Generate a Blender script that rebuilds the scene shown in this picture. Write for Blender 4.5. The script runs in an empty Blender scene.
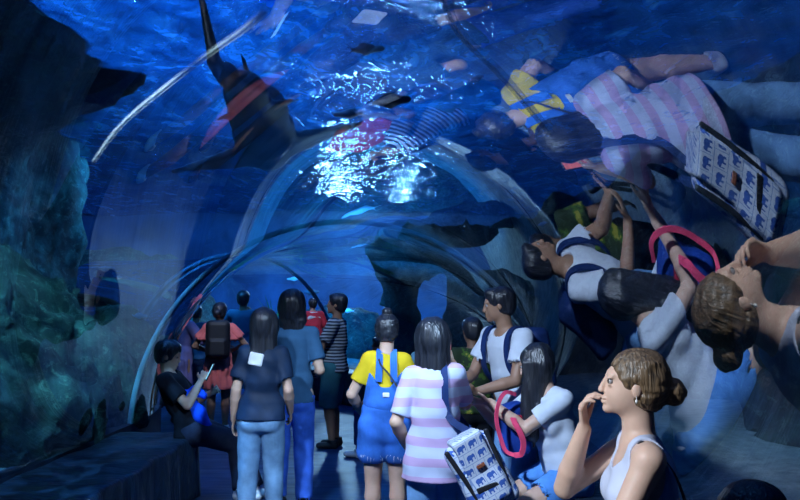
import bpy, math, random
import numpy as np
from mathutils import Vector, Matrix
random.seed(7)
scn = bpy.context.scene
COL = scn.collection
PI = math.pi
V = lambda *a: np.array(a, dtype=np.float64)
def nrm(v):
    v = np.asarray(v, float); n = np.linalg.norm(v); return v/(n if n > 1e-9 else 1)
CAMZ = 1.58; FPX = 750.0; VX, VY = 420.0, 303.0
def at(px, py, y):            # a point y metres down the tunnel from where it is seen in the photograph
    return V((px-VX)/FPX*y, y, CAMZ-(py-VY)/FPX*y)

# ---------------------------------------------------------------- materials
class NT:
    def __init__(s, name):
        s.m = bpy.data.materials.new(name); s.m.use_nodes = True
        s.t = s.m.node_tree; s.t.nodes.clear()
        s.out = s.t.nodes.new('ShaderNodeOutputMaterial')
    def n(s, typ, ins=None, **kw):
        nd = s.t.nodes.new(typ)
        for k, v in kw.items(): setattr(nd, k, v)
        for k, v in (ins or {}).items(): s.set(nd.inputs[k], v)
        return nd
    def set(s, sock, v):
        if isinstance(v, bpy.types.NodeSocket): s.t.links.new(v, sock)
        elif isinstance(v, bpy.types.Node): s.t.links.new(v.outputs[0], sock)
        else:
            if isinstance(v, (tuple, list)) and len(v) == 3 and sock.type == 'RGBA': v = (*v, 1)
            sock.default_value = v
    def math(s, op, a, b=0.0, c=0.0, clamp=False):
        nd = s.t.nodes.new('ShaderNodeMath'); nd.operation = op; nd.use_clamp = clamp
        for i, v in enumerate((a, b, c)): s.set(nd.inputs[i], v)
        return nd.outputs[0]
    def obj(s): return s.n('ShaderNodeTexCoord').outputs['Object']
    def pos(s): return s.n('ShaderNodeNewGeometry').outputs['Position']
    def noise(s, vec, scale, detail=3.0, rough=.55, dist=0.0, stretch=None):
        if stretch:
            mp = s.n('ShaderNodeMapping', {'Vector': vec, 'Scale': stretch}); vec = mp.outputs[0]
        return s.n('ShaderNodeTexNoise', {'Vector': vec, 'Scale': scale, 'Detail': detail, 'Roughness': rough, 'Distortion': dist}).outputs[0]
    def ramp(s, fac, stops, interp='LINEAR'):
        nd = s.n('ShaderNodeValToRGB', {'Fac': fac}); cr = nd.color_ramp; cr.interpolation = interp
        while len(cr.elements) < len(stops): cr.elements.new(.5)
        for e, (p, c) in zip(cr.elements, stops):
            e.position = p; e.color = (*c, 1) if len(c) == 3 else c
        return nd.outputs[0]
    def mix(s, f, a, b):
        nd = s.t.nodes.new('ShaderNodeMix'); nd.data_type = 'RGBA'
        s.set(nd.inputs[0], f); s.set(nd.inputs[6], a); s.set(nd.inputs[7], b); return nd.outputs[2]
    def bump(s, h, strength=.3, dist=.01):
        return s.n('ShaderNodeBump', {'Height': h, 'Strength': strength, 'Distance': dist}).outputs[0]
    def bsdf(s, col, rough=.6, metal=0.0, spec=.5, normal=None, **kw):
        nd = s.n('ShaderNodeBsdfPrincipled', {'Base Color': col, 'Roughness': rough, 'Metallic': metal, 'Specular IOR Level': spec})
        if normal is not None: s.set(nd.inputs['Normal'], normal)
        for k, v in kw.items(): s.set(nd.inputs[k.replace('_', ' ')], v)
        return nd.outputs[0]
    def fin(s, sh): s.t.links.new(sh, s.out.inputs[0]); return s.m
_mc = {}
def M_cloth(name, col, var=.18, rough=.85, scale=9, sheen=0.0):
    if name in _mc: return _mc[name]
    t = NT(name); p = t.obj()
    n = t.noise(p, scale, 4)
    c = t.ramp(n, [(.3, tuple(x*(1-var) for x in col)), (.7, tuple(min(1, x*(1+var)) for x in col))])
    w = t.noise(p, 300, 1)
    _mc[name] = t.fin(t.bsdf(c, rough, normal=t.bump(w, .25, .002), spec=.2))
    return _mc[name]
def M_denim(name, col):
    if name in _mc: return _mc[name]
    t = NT(name); p = t.obj()
    n = t.noise(p, 7, 4); w = t.noise(p, 60, 2, stretch=(1, 1, .2))
    c = t.ramp(n, [(.3, tuple(x*.6 for x in col)), (.72, tuple(min(1, x*1.5+.02) for x in col))])
    c = t.mix(t.math('MULTIPLY', w, .35), c, (col[0]*1.6+.03, col[1]*1.6+.03, col[2]*1.5+.04))
    _mc[name] = t.fin(t.bsdf(c, .85, normal=t.bump(t.noise(p, 200, 1), .3, .002), spec=.2))
    return _mc[name]
def M_skin(name, col):
    if name in _mc: return _mc[name]
    t = NT(name); p = t.obj()
    c = t.ramp(t.noise(p, 12, 3), [(.3, tuple(x*.9 for x in col)), (.7, tuple(min(1, x*1.08) for x in col))])
    _mc[name] = t.fin(t.bsdf(c, .5, normal=t.bump(t.noise(p, 90, 2), .1, .002), spec=.4, Subsurface_Weight=.05))
    return _mc[name]
def M_hair(name, col, rough=.36, hi=2.2):
    if name in _mc: return _mc[name]
    t = NT(name); p = t.obj()
    st = t.noise(p, 60, 2, stretch=(1.6, 1.6, .12), dist=.4)
    c = t.ramp(st, [(.3, tuple(x*.5 for x in col)), (.7, tuple(x*hi for x in col))])
    _mc[name] = t.fin(t.bsdf(c, rough, normal=t.bump(st, .55, .012), spec=.75))
    return _mc[name]
def M_plain(name, col, rough=.5, metal=0.0, spec=.5):
    if name in _mc: return _mc[name]
    t = NT(name); p = t.obj()
    c = t.ramp(t.noise(p, 14, 3), [(.3, tuple(x*.88 for x in col)), (.7, tuple(min(1, x*1.12) for x in col))])
    _mc[name] = t.fin(t.bsdf(c, rough, metal, spec)); return _mc[name]
def M_stripe(name, bands, period, off=0.0, rough=.85):
    """horizontal cloth stripes along the wearer's height; bands = [(position, colour)...]"""
    t = NT(name); p = t.obj()
    sp = t.n('ShaderNodeSeparateXYZ', {'Vector': p})
    wob = t.math('MULTIPLY', t.noise(p, 6, 2), .02)
    z = t.math('ADD', sp.outputs[2], t.math('ADD', wob, off))
    f = t.math('FRACT', t.math('DIVIDE', z, period))
    c = t.ramp(f, bands, 'CONSTANT')
    c = t.mix(t.math('MULTIPLY', t.noise(p, 11, 3), .18), c, (.25, .3, .4))
    return t.fin(t.bsdf(c, rough, spec=.2, normal=t.bump(t.noise(p, 260, 1), .2, .002)))
def M_glow(name, col, strength):
    t = NT(name); p = t.obj()
    c = t.ramp(t.noise(p, 30, 1), [(.35, tuple(x*.6 for x in col)), (.65, col)])
    e = t.n('ShaderNodeEmission', {'Color': c, 'Strength': strength})
    return t.fin(e.outputs[0])

# ---------------------------------------------------------------- objects
def mesh_np(name, verts, faces, mat, smooth=True):
    me = bpy.data.meshes.new(name)
    verts = np.asarray(verts, np.float32); faces = np.asarray(faces, np.int32)
    nv = len(verts); nf, k = faces.shape
    me.vertices.add(nv); me.vertices.foreach_set('co', verts.ravel())
    me.loops.add(nf*k); me.loops.foreach_set('vertex_index', faces.ravel())
    me.polygons.add(nf); me.polygons.foreach_set('loop_start', np.arange(0, nf*k, k, dtype=np.int32))
    me.polygons.foreach_set('use_smooth', np.full(nf, smooth, dtype=bool))
    me.update(calc_edges=True); me.validate()
    if mat: me.materials.append(mat)
    return me
def link(name, me, parent=None, loc=None, rotz=None):
    o = bpy.data.objects.new(name, me); COL.objects.link(o)
    if parent is not None: o.parent = parent
    if loc is not None: o.location = tuple(float(v) for v in loc)
    if rotz is not None: o.rotation_euler[2] = rotz
    return o
def tag(o, label=None, cat=None, group=None, kind=None):
    if label: o['label'] = label
    if cat: o['category'] = cat
    if group: o['group'] = group
    if kind: o['kind'] = kind
    return o

# ---------------------------------------------------------------- value noise and surface nets
_rs = np.random.RandomState(3)
_lat = _rs.rand(32, 32, 32).astype(np.float32)
def vnoise(x, y, z, sc=1.0, seed=0):
    x = x*sc+seed*7.3; y = y*sc+seed*3.1; z = z*sc+seed*5.7
    xi = np.floor(x).astype(np.int32); yi = np.floor(y).astype(np.int32); zi = np.floor(z).astype(np.int32)
    fx = x-xi; fy = y-yi; fz = z-zi
    fx = fx*fx*(3-2*fx); fy = fy*fy*(3-2*fy); fz = fz*fz*(3-2*fz)
    def L(a, b, c): return _lat[(xi+a) & 31, (yi+b) & 31, (zi+c) & 31]
    a = L(0,0,0)*(1-fx)+L(1,0,0)*fx; b = L(0,1,0)*(1-fx)+L(1,1,0)*fx
    c = L(0,0,1)*(1-fx)+L(1,0,1)*fx; d = L(0,1,1)*(1-fx)+L(1,1,1)*fx
    return ((a*(1-fy)+b*fy)*(1-fz)+(c*(1-fy)+d*fy)*fz)*2-1
def fbm(x, y, z, sc, n=4, seed=0, ridged=False):
    r = 0; a = 1.0
    for i in range(n):
        v = vnoise(x, y, z, sc*2**i, seed+i)
        if ridged: v = 1-2*np.abs(v)
        r = r+a*v; a *= .5
    return r
def smin(a, b, k):
    if k <= 0: return np.minimum(a, b)
    h = np.maximum(k-np.abs(a-b), 0)/k
    return np.minimum(a, b)-h*h*k*.25

class Shape:
    def __init__(s): s.p = []; s.post = []
    # each primitive: (fn(X,Y,Z)->d, lo, hi, k, op)
    def add(s, fn, lo, hi, k, op='u'): s.p.append((fn, lo, hi, k, op)); return s
    def cone(s, a, b, ra, rb, k=.01, op='u'):
        a = np.asarray(a, float); b = np.asarray(b, float); ab = b-a; L2 = max(ab@ab, 1e-9); r = max(ra, rb)
        def fn(X, Y, Z):
            x = X-a[0]; y = Y-a[1]; z = Z-a[2]
            t = np.clip((x*ab[0]+y*ab[1]+z*ab[2])/L2, 0, 1)
            return np.sqrt((x-t*ab[0])**2+(y-t*ab[1])**2+(z-t*ab[2])**2)-(ra+(rb-ra)*t)
        return s.add(fn, np.minimum(a, b)-r, np.maximum(a, b)+r, k, op)
    def ecap(s, a, b, wa, wb, lat=(1, 0, 0), k=.02, op='u', we=None):
        a = np.asarray(a, float); b = np.asarray(b, float); w = nrm(b-a); L = np.linalg.norm(b-a)
        l = np.asarray(lat, float); l = nrm(l-(l@w)*w); f = np.cross(w, l)
        r = max(*wa, *wb)
        def fn(X, Y, Z):
            x = X-a[0]; y = Y-a[1]; z = Z-a[2]
            q = x*w[0]+y*w[1]+z*w[2]; t = np.clip(q/L, 0, 1)
            ax = q-t*L; u = x*l[0]+y*l[1]+z*l[2]; v = x*f[0]+y*f[1]+z*f[2]
            wx = wa[0]+(wb[0]-wa[0])*t; wy = wa[1]+(wb[1]-wa[1])*t; mn = np.minimum(wx, wy)
            e = mn if we is None else we
            return (np.sqrt((u/wx)**2+(v/wy)**2+(ax/e)**2)-1)*mn
        return s.add(fn, np.minimum(a, b)-r, np.maximum(a, b)+r, k, op)
    def ell(s, c, r, R=None, k=.01, op='u'):
        c = np.asarray(c, float); r = np.asarray(r, float); R = np.eye(3) if R is None else np.asarray(R, float)
        mr = r.max()
        def fn(X, Y, Z):
            x = X-c[0]; y = Y-c[1]; z = Z-c[2]
            q = [(x*R[0, i]+y*R[1, i]+z*R[2, i]) for i in range(3)]
            k0 = np.sqrt((q[0]/r[0])**2+(q[1]/r[1])**2+(q[2]/r[2])**2)
            k1 = np.sqrt((q[0]/r[0]**2)**2+(q[1]/r[1]**2)**2+(q[2]/r[2]**2)**2)+1e-6
            return np.where(k0 < .3, (k0-1)*r.min(), k0*(k0-1)/k1)
        return s.add(fn, c-mr, c+mr, k, op)
    def box(s, c, half, R=None, rnd=.01, k=.01, op='u'):
        c = np.asarray(c, float); hf = np.asarray(half, float)-rnd; R = np.eye(3) if R is None else np.asarray(R, float)
        mr = np.linalg.norm(half)
        def fn(X, Y, Z):
            x = X-c[0]; y = Y-c[1]; z = Z-c[2]
            q = [np.abs(x*R[0, i]+y*R[1, i]+z*R[2, i])-hf[i] for i in range(3)]
            return np.sqrt(sum(np.maximum(v, 0)**2 for v in q))+np.minimum(np.maximum(q[0], np.maximum(q[1], q[2])), 0)-rnd
        return s.add(fn, c-mr, c+mr, k, op)
    def cut(s, pt, n, within=None):      # removes what lies on the side n points to (only within a ball, if given)
        pt = np.asarray(pt, float); n = nrm(n)
        def f(F, X, Y, Z):
            d = (X-pt[0])*n[0]+(Y-pt[1])*n[1]+(Z-pt[2])*n[2]
            if within:
                rr = (X-pt[0])**2+(Y-pt[1])**2+(Z-pt[2])**2
                m = (rr < within**2) & (rr-d*d < (within*.58)**2)
                return np.where(m, np.maximum(F, d), F)
            return np.maximum(F, d)
        s.post.append(f); return s
    def disp(s, g): s.post.append(lambda F, X, Y, Z: F+g(X, Y, Z).astype(np.float32)); return s
    def build(s, name, h, mat, margin=.03):
        us = [p for p in s.p if p[4] == 'u']
        lo = np.min([p[1] for p in us], axis=0)-margin; hi = np.max([p[2] for p in us], axis=0)+margin
        n = np.ceil((hi-lo)/h).astype(int)+2
        ax = [(lo[i]+h*np.arange(n[i])).astype(np.float32) for i in range(3)]
        F = np.full(n, .5, np.float32)
        for fn, plo, phi, k, op in s.p:
            m = max(k, 0)+2.5*h
            i0 = np.clip(np.floor((plo-m-lo)/h).astype(int), 0, n); i1 = np.clip(np.ceil((phi+m-lo)/h).astype(int)+1, 0, n)
            if np.any(i1 <= i0): continue
            w = tuple(slice(i0[i], i1[i]) for i in range(3))
            d = fn(ax[0][w[0]][:, None, None], ax[1][w[1]][None, :, None], ax[2][w[2]][None, None, :])
            if op == 'u': F[w] = smin(F[w], d, k)
            else: F[w] = -smin(-F[w], d, k)
        if s.post:
            X, Y, Z = ax[0][:, None, None], ax[1][None, :, None], ax[2][None, None, :]
            for f in s.post: F = f(F, X, Y, Z)
        F[0] = F[-1] = 1; F[:, 0] = F[:, -1] = 1; F[:, :, 0] = F[:, :, -1] = 1
        vv, ff = nets(F, lo, h)
        return mesh_np(name, vv, ff, mat)
def nets(F, lo, h):
    I = F < 0; n = np.array(F.shape)
    cnt = np.zeros(n-1, np.uint8)
    for dx in (0, 1):
        for dy in (0, 1):
            for dz in (0, 1):
                cnt += I[dx:n[0]-1+dx, dy:n[1]-1+dy, dz:n[2]-1+dz]
    ci = np.argwhere((cnt > 0) & (cnt < 8))
    idx = np.full(n-1, -1, np.int32); idx[ci[:, 0], ci[:, 1], ci[:, 2]] = np.arange(len(ci))
    acc = np.zeros((len(ci), 3)); num = np.zeros(len(ci))
    for axis in range(3):
        o = [a for a in range(3) if a != axis]
        for p in (0, 1):
            for q in (0, 1):
                c0 = ci.copy(); c0[:, o[0]] += p; c0[:, o[1]] += q; c1 = c0.copy(); c1[:, axis] += 1
                f0 = F[tuple(c0.T)]; f1 = F[tuple(c1.T)]; m = (f0 < 0) != (f1 < 0)
                t = np.where(m, f0/np.where(m, f0-f1, 1), 0)
                ps = (c0-ci).astype(float); ps[:, axis] += t
                acc += ps*m[:, None]; num += m
    vv = lo+h*(ci+acc/np.maximum(num, 1)[:, None])
    faces = []
    for axis in range(3):
        sl0 = [slice(1, -1)]*3; sl1 = [slice(1, -1)]*3; sl0[axis] = slice(0, -1); sl1[axis] = slice(1, None)
        A = I[tuple(sl0)]; B = I[tuple(sl1)]
        for flip, mm in ((False, A & ~B), (True, B & ~A)):
            e = np.argwhere(mm)
            for a in range(3):
                if a != axis: e[:, a] += 1
            b_, c_ = (axis+1) % 3, (axis+2) % 3
            def c(db, dc):
                q = e.copy(); q[:, b_] -= db; q[:, c_] -= dc; return idx[tuple(q.T)]
            quad = np.stack([c(1, 1), c(0, 1), c(0, 0), c(1, 0)], 1)
            if flip: quad = quad[:, ::-1]
            faces.append(quad)
    ff = np.concatenate(faces); ff = ff[(ff >= 0).all(1)]
    return vv, ff

def tube(pts, r, n=8, flat=1.0, closed=False):
    """verts, faces of a round (or flattened) tube along points"""
    pts = [np.asarray(p, float) for p in pts]; m = len(pts); vv = []; ff = []
    up0 = V(0, 0, 1)
    for i, p in enumerate(pts):
        a = pts[(i-1) % m if closed else max(i-1, 0)]; b = pts[(i+1) % m if closed else min(i+1, m-1)]
        t = nrm(b-a); u = up0 if abs(t@up0) < .95 else V(0, 1, 0)
        s = nrm(np.cross(t, u)); w = np.cross(s, t)
        for j in range(n):
            an = 2*PI*j/n; vv.append(p+s*math.cos(an)*r*flat+w*math.sin(an)*r)
    for i in range(m if closed else m-1):
        for j in range(n):
            i2 = (i+1) % m
            ff.append([i*n+j, i*n+(j+1) % n, i2*n+(j+1) % n, i2*n+j])
    return vv, ff
def spline(ctrl, n=8):
    c = [np.asarray(p, float) for p in ctrl]; c = [2*c[0]-c[1]]+c+[2*c[-1]-c[-2]]; out = []
    for i in range(1, len(c)-2):
        for j in range(n):
            t = j/n; a, b, d, e = c[i-1], c[i], c[i+1], c[i+2]
            out.append(.5*((2*b)+(-a+d)*t+(2*a-5*b+4*d-e)*t*t+(-a+3*b-3*d+e)*t**3))
    out.append(c[-2]); return out
def strap_mesh(name, ctrl, width, thick, mat, normal=(0, -1, 0), n=8, across=None):
    """a flat band along a curve; width lies across `normal`"""
    P = spline(ctrl, n); vv = []; ff = []; nn = nrm(normal)
    for i, p in enumerate(P):
        t = nrm(P[min(i+1, len(P)-1)]-P[max(i-1, 0)]); s = nrm(np.cross(t, nn)) if across is None else nrm(np.asarray(across)-(np.asarray(across)@t)*t); q = nrm(np.cross(s, t))
        for a, b in ((-1, -1), (1, -1), (1, 1), (-1, 1)): vv.append(p+s*a*width/2+q*b*thick/2)
    for i in range(len(P)-1):
        for j in range(4): ff.append([i*4+j, i*4+(j+1) % 4, i*4+4+(j+1) % 4, i*4+4+j])
    ff.append([3, 2, 1, 0]); m = len(vv); ff.append([m-4, m-3, m-2, m-1])
    return mesh_np(name, vv, ff, mat, False)
# ---------------------------------------------------------------- people
def rotm(yaw=0, pitch=0, roll=0):     # degrees; yaw + turns left, pitch + looks up, roll + tilts to the right shoulder
    return np.array((Matrix.Rotation(math.radians(yaw), 3, 'Z') @ Matrix.Rotation(math.radians(pitch), 3, 'X') @ Matrix.Rotation(math.radians(roll), 3, 'Y')))
def ik(S, T, l1, l2, hint):
    S = np.asarray(S, float); T = np.asarray(T, float); d = np.linalg.norm(T-S); n = nrm(T-S)
    if d > (l1+l2)*.995: T = S+n*(l1+l2)*.995; d = (l1+l2)*.995
    d = max(d, abs(l1-l2)*1.05+.01)
    a = (l1*l1-l2*l2+d*d)/(2*d); hh = math.sqrt(max(l1*l1-a*a, 0))
    hn = np.asarray(hint, float); hn = nrm(hn-(hn@n)*n)
    return S+n*a+hn*hh, S+n*d

class Person:
    """The local frame: +x the wearer's right, +y where the hips face, +z up, ground at z 0."""
    def __init__(s, H, pelvis=None, lean=(0, 0), twist=0, head=(0, 0, 0), hands=None, feet=None, knees=None, girth=1.0, chest=1.0,
                 elbow=None, fdir=None, palm=None, curl=(.35, .35), female=False, neckf=0.0):
        s.H = H; s.g = girth; s.female = female
        P = V(0, 0, .52*H) if pelvis is None else V(*pelvis); s.P = P
        u = nrm(V(math.sin(math.radians(lean[1])), math.sin(math.radians(lean[0])), 1)); u = nrm(u); s.u = u
        T = rotm(twist); s.lat = nrm(T @ V(1, 0, 0)); s.lat = nrm(s.lat-(s.lat@u)*u); s.fw = np.cross(u, s.lat)
        s.nb = P+u*.30*H
        s.sh = [s.nb-u*.018*H+s.lat*sg*.098*H*chest*(.92 if female else 1.02) for sg in (-1, 1)]
        s.Rh = rotm(*head)
        s.hc = s.nb+u*.05*H+s.Rh@V(0, .012*H+neckf*H, .062*H)
        s.hip = [P+V(sg*.05*H, 0, 0) for sg in (-1, 1)]
        ub = s.sh; l1, l2 = .172*H, .150*H
        hands = hands or [None, None]; s.el = []; s.wr = []
        for i, sg in enumerate((-1, 1)):
            tg = hands[i] if hands[i] is not None else s.sh[i]+V(sg*.05*H, .03*H, -.31*H)
            hint = (elbow[i] if elbow and elbow[i] is not None else V(sg*.3, -1, -.4))
            e, w = ik(ub[i], tg, l1, l2, hint); s.el.append(e); s.wr.append(w)
        s.kn = []; s.an = []
        for i, sg in enumerate((-1, 1)):
            tg = V(sg*.055*H, 0, .045*H) if feet is None else V(*feet[i])
            hint = V(sg*.05, 1, .05) if not knees else V(*knees[i])
            k, a = ik(s.hip[i], tg, .24*H, .238*H, hint); s.kn.append(k); s.an.append(a)
        s.fdir = fdir or [None, None]; s.palm = palm or [None, None]; s.curl = curl
        s.fyaw = [0, 0]
        s.chest = chest
    def torso(s, S, o=0.0, k=.03, arms=True, flare=0.0, wide=1.0):
        H, g, u, P, lat = s.H, s.g*wide, s.u, s.P, s.lat; c = s.chest
        wp = .092 if s.female else .086; ww = .068 if s.female else .078
        S.ecap(P-u*.02*H, P+u*.05*H, (wp*H*g+o+flare, .062*H*g+o+flare*.7), (wp*.96*H*g+o+flare*.6, .058*H*g+o+flare*.4), V(1, 0, 0), k)
        S.ecap(P+u*.06*H, P+u*.14*H, (ww*1.08*H*g+o, .052*H*g+o), (ww*H*g+o, .050*H*g+o), lat, k)
        S.ecap(P+u*.15*H, P+u*.245*H, (.080*H*c+o, .058*H*g+o), (.088*H*c+o, .055*H+o), lat, k)
        for i in (0, 1):
            S.cone(s.nb-u*.012*H, s.sh[i], .034*H+o*.6, .029*H*min(1, s.chest)+o*.8, k*.8)
            S.ell(P+V((-1, 1)[i]*.042*H, -.026*H, -.02*H), V(.05, .045, .055)*H*g+o, None, k)
            if s.female: S.ell(P+u*.205*H+lat*(-1, 1)[i]*.042*H+s.fw*.045*H, V(.037, .03, .036)*H+o, None, k)
    def head_r(s, v): return s.hc+s.Rh@(np.asarray(v, float)*s.H)
    def body(s, name, h, mat, hands=True):
        S = Shape(); H, g = s.H, s.g; s.torso(S, 0)
        hd = s.head_r
        for i, sg in enumerate((-1, 1)):
            S.cone(s.sh[i], s.el[i], .028*H*g, .022*H*g, .02)
            e, w = s.el[i], s.wr[i]; m = e+(w-e)*.3
            S.cone(e, m, .0235*H*g, .0245*H*g, .006); S.cone(m, w, .0245*H*g, .0155*H, .006)
            hp, kn, an = s.hip[i], s.kn[i], s.an[i]
            S.cone(hp, kn, .054*H*g, .035*H*g, .02)
            c = kn+(an-kn)*.3; back = V(0, -1, 0)
            S.cone(kn, c+back*.006*H, .033*H*g, .034*H*g, .01); S.cone(c+back*.006*H, an, .034*H*g, .0205*H, .01)
            f = rotm(s.fyaw[i])@V(0, 1, 0)
            S.ecap(an+V(0, 0, -.02*H)-f*.02*H, an+f*.09*H+V(0, 0, -.03*H), (.022*H, .02*H), (.026*H, .012*H), V(1, 0, 0), .012)
        S.cone(s.nb-s.u*.01*H, hd((0, -.012, -.03)), .033*H, .030*H, .02)
        R = s.Rh
        S.ell(hd((0, -.010, .014)), V(.0455, .056, .052)*H, R, .02)
        S.ell(hd((0, .010, -.022)), V(.036, .042, .043)*H, R, .02)
        S.ell(hd((0, .042, -.053)), V(.013, .011, .010)*H, R, .018)
        S.ell(hd((0, .0415, .016)), V(.028, .009, .008)*H, R, .018)
        for sg in (-1, 1):
            S.ell(hd((sg*.018, .056, .003)), V(.010, .008, .006)*H, R, .006, 's')
            S.ell(hd((sg*.018, .0462, .0100)), V(.010, .0066, .0028)*H, R, .004)
            S.ell(hd((sg*.018, .0460, -.0045)), V(.010, .0060, .0022)*H, R, .003)
            S.ell(hd((sg*.045, -.004, -.006)), V(.005, .010, .0155)*H, R, .004)
        S.cone(hd((0, .050, .008)), hd((0, .0590, -.015)), .0044*H, .0056*H, .008)
        S.ell(hd((0, .0580, -.019)), V(.0088, .0062, .0045)*H, R, .005)
        S.ell(hd((0, .0515, -.0325)), V(.0135, .0065, .0042)*H, R, .003)
        S.ell(hd((0, .0505, -.0405)), V(.0120, .0065, .0045)*H, R, .003)
        for i, sg in enumerate((-1, 1)): s.hand(S, i, sg)
        return S.build(name, h, mat)
    def hand(s, S, i, sg):
        q = s.H/1.7; w = s.wr[i]; fa = nrm(w-s.el[i])
        d = fa if s.fdir[i] is None else nrm(s.fdir[i])
        pn = V(-sg, 0, 0) if s.palm[i] is None else np.asarray(s.palm[i], float)
        pn = nrm(pn-(pn@d)*d); L = np.cross(d, pn)*sg     # L points to the thumb side
        thumb = L
        pe = w+d*.085*q
        S.ecap(w+d*.018*q, pe, (.026*q, .013*q), (.038*q, .012*q), L, .012)
        cr = s.curl[i]
        for j, (off, ln) in enumerate(((.030, .90), (.010, 1.0), (-.010, .94), (-.029, .75))):
            p = pe+L*off*q-d*.006*q; A = 0; d0 = nrm(d+L*off*2.2)
            for kx, sl in enumerate((.040, .026, .020)):
                A += cr*(1.1 if kx else .8)
                e = p+nrm(d0*math.cos(A)+pn*math.sin(A))*sl*ln*q
                S.cone(p, e, (.0092-.0009*kx)*q, (.0085-.0010*kx)*q, .003); p = e
        b = w+d*.022*q+thumb*.020*q; m = b+nrm(thumb*.75+d*.7+pn*.25)*.042*q; e = m+nrm(thumb*.25+d*.9+pn*.35)*.034*q
        S.cone(b, m, .0135*q, .0105*q, .01); S.cone(m, e, .0105*q, .0082*q, .003)
    # ---- clothes
    def folds(s, S, amp=.004, sc=7, seed=0):
        S.disp(lambda X, Y, Z: amp*(vnoise(X*1.0+Z*.5, Y, Z*.45-X*.3, sc*1.6, seed)+.7*vnoise(X, Y, Z*2.2+X, sc, seed+4)))
    def tee(s, name, h, mat, hem=-.02, sleeve=.6, neck=.045, o=.012, flare=.0, fold=.005, seed=0, sl_o=None, wide=1.0, neck_drop=0.0):
        S = Shape(); H = s.H; s.torso(S, o, flare=flare, wide=wide)
        if hem < -.03:
            S.ecap(s.P-V(0, 0, .02*H), s.P+V(0, 0, hem*H), (.092*H*s.g*wide+o+flare, .066*H*s.g+o+flare), (.094*H*s.g*wide+o+flare*1.5, .068*H*s.g+o+flare*1.5), V(1, 0, 0), .02)
        so = (o if sl_o is None else sl_o)
        ends = []
        for i in (0, 1):
            if sleeve > 0:
                e = s.sh[i]+(s.el[i]-s.sh[i])*min(sleeve, 1)
                S.cone(s.sh[i], e, .029*H*s.g+o*.8, (.027*H*s.g+so*1.3), .02)
                if sleeve > 1:
                    e2 = s.el[i]+(s.wr[i]-s.el[i])*(sleeve-1); S.cone(s.el[i], e2, .029*H*s.g+so, .020*H+so, .015)
                    ends.append((e2-nrm(s.wr[i]-s.el[i])*.005, s.wr[i]-s.el[i], .08*H))
                else: ends.append((e, s.el[i]-s.sh[i], .075*H))
        s.folds(S, fold, 7, seed)
        for pt, n, r in ends: S.cut(pt, n, r)
        S.cut(s.P+s.u*hem*H, -s.u if hem > -.03 else V(0, 0, -1))
        S.post.append(lambda F, X, Y, Z, c=s.nb+s.u*.022*H+s.fw*(.012*H+neck_drop): np.maximum(F, neck*H-np.sqrt((X-c[0])**2+(Y-c[1])**2+(Z-c[2])**2)))
        return S.build(name, h, mat)
    def tank(s, name, h, mat, hem=-.02, o=.008, seed=0):
        S = Shape(); H = s.H; s.torso(S, o)
        s.folds(S, .003, 8, seed)
        for i, sg in enumerate((-1, 1)):
            c = s.sh[i]+s.lat*sg*.030*H-s.u*.004*H
            S.post.append(lambda F, X, Y, Z, c=c: np.maximum(F, .058*H-np.sqrt((X-c[0])**2+(Y-c[1])**2+((Z-c[2])*.62)**2)))
        c = s.nb+s.u*.012*H+s.fw*.030*H
        S.post.append(lambda F, X, Y, Z: np.maximum(F, .055*H-np.sqrt((X-c[0])**2+(Y-c[1])**2+((Z-c[2])*.85)**2)))
        S.cut(s.P+s.u*hem*H, -s.u)
        return S.build(name, h, mat)
    def pants(s, name, h, mat, length=1.93, o=.012, top=.07, wide=0.0, fold=.005, seed=2):
        S = Shape(); H, g = s.H, s.g
        wp = .092 if s.female else .086
        S.ecap(s.P-V(0, 0, .02*H), s.P+s.u*.06*H, (wp*H*g+o, .062*H*g+o), (wp*.95*H*g+o, .058*H*g+o), V(1, 0, 0), .02)
        ends = []
        for i, sg in enumerate((-1, 1)):
            S.ell(s.P+V(sg*.042*H, -.026*H, -.02*H), V(.05, .045, .055)*H*g+o, None, .02)
            hp, kn, an = s.hip[i], s.kn[i], s.an[i]
            if length <= 1:
                e = hp+(kn-hp)*length; S.cone(hp, e, .056*H*g+o, (.056-.02*length)*H*g+o+wide, .015); ends.append((e-nrm(kn-hp)*.004, kn-hp, .09*H))
            else:
                S.cone(hp, kn, .056*H*g+o, .037*H*g+o+wide*.5, .015)
                e = kn+(an-kn)*(length-1); S.cone(kn, e, .037*H*g+o+wide*.5, .027*H+o+wide, .01); ends.append((e-nrm(an-kn)*.004, an-kn, .07*H))
        s.folds(S, fold, 9, seed)
        for pt, n, r in ends: S.cut(pt, n, r)
        S.cut(s.P+s.u*top*H, s.u)
        return S.build(name, h, mat)
    def dress(s, name, h, mat, hem=.36, o=.012, sleeve=.6, flare=.05, seed=0, neck=.042):
        S = Shape(); H = s.H; s.torso(S, o)
        b = V(s.P[0], s.P[1], hem*H); S.ecap(s.P+s.u*.05*H, b, (.085*H+o, .062*H+o), (.10*H+flare, .075*H+flare), V(1, 0, 0), .04)
        ends = []
        for i in (0, 1):
            e = s.sh[i]+(s.el[i]-s.sh[i])*min(sleeve, 1); S.cone(s.sh[i], e, .034*H+o, .032*H+o*2.2, .02); ends.append((e, s.el[i]-s.sh[i], .08*H))
        s.folds(S, .006, 8, seed)
        S.disp(lambda X, Y, Z: np.where(Z < .52*H, .008*np.sin(np.arctan2(Y-s.P[1], X-s.P[0])*11+2*Z), 0)+0*X)
        for pt, n, r in ends: S.cut(pt, n, r)
        S.cut(b, (0, 0, -1)); c = s.nb+s.u*.022*H+s.fw*.01*H
        S.post.append(lambda F, X, Y, Z: np.maximum(F, neck*H-np.sqrt((X-c[0])**2+(Y-c[1])**2+(Z-c[2])**2)))
        return S.build(name, h, mat)
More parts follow.
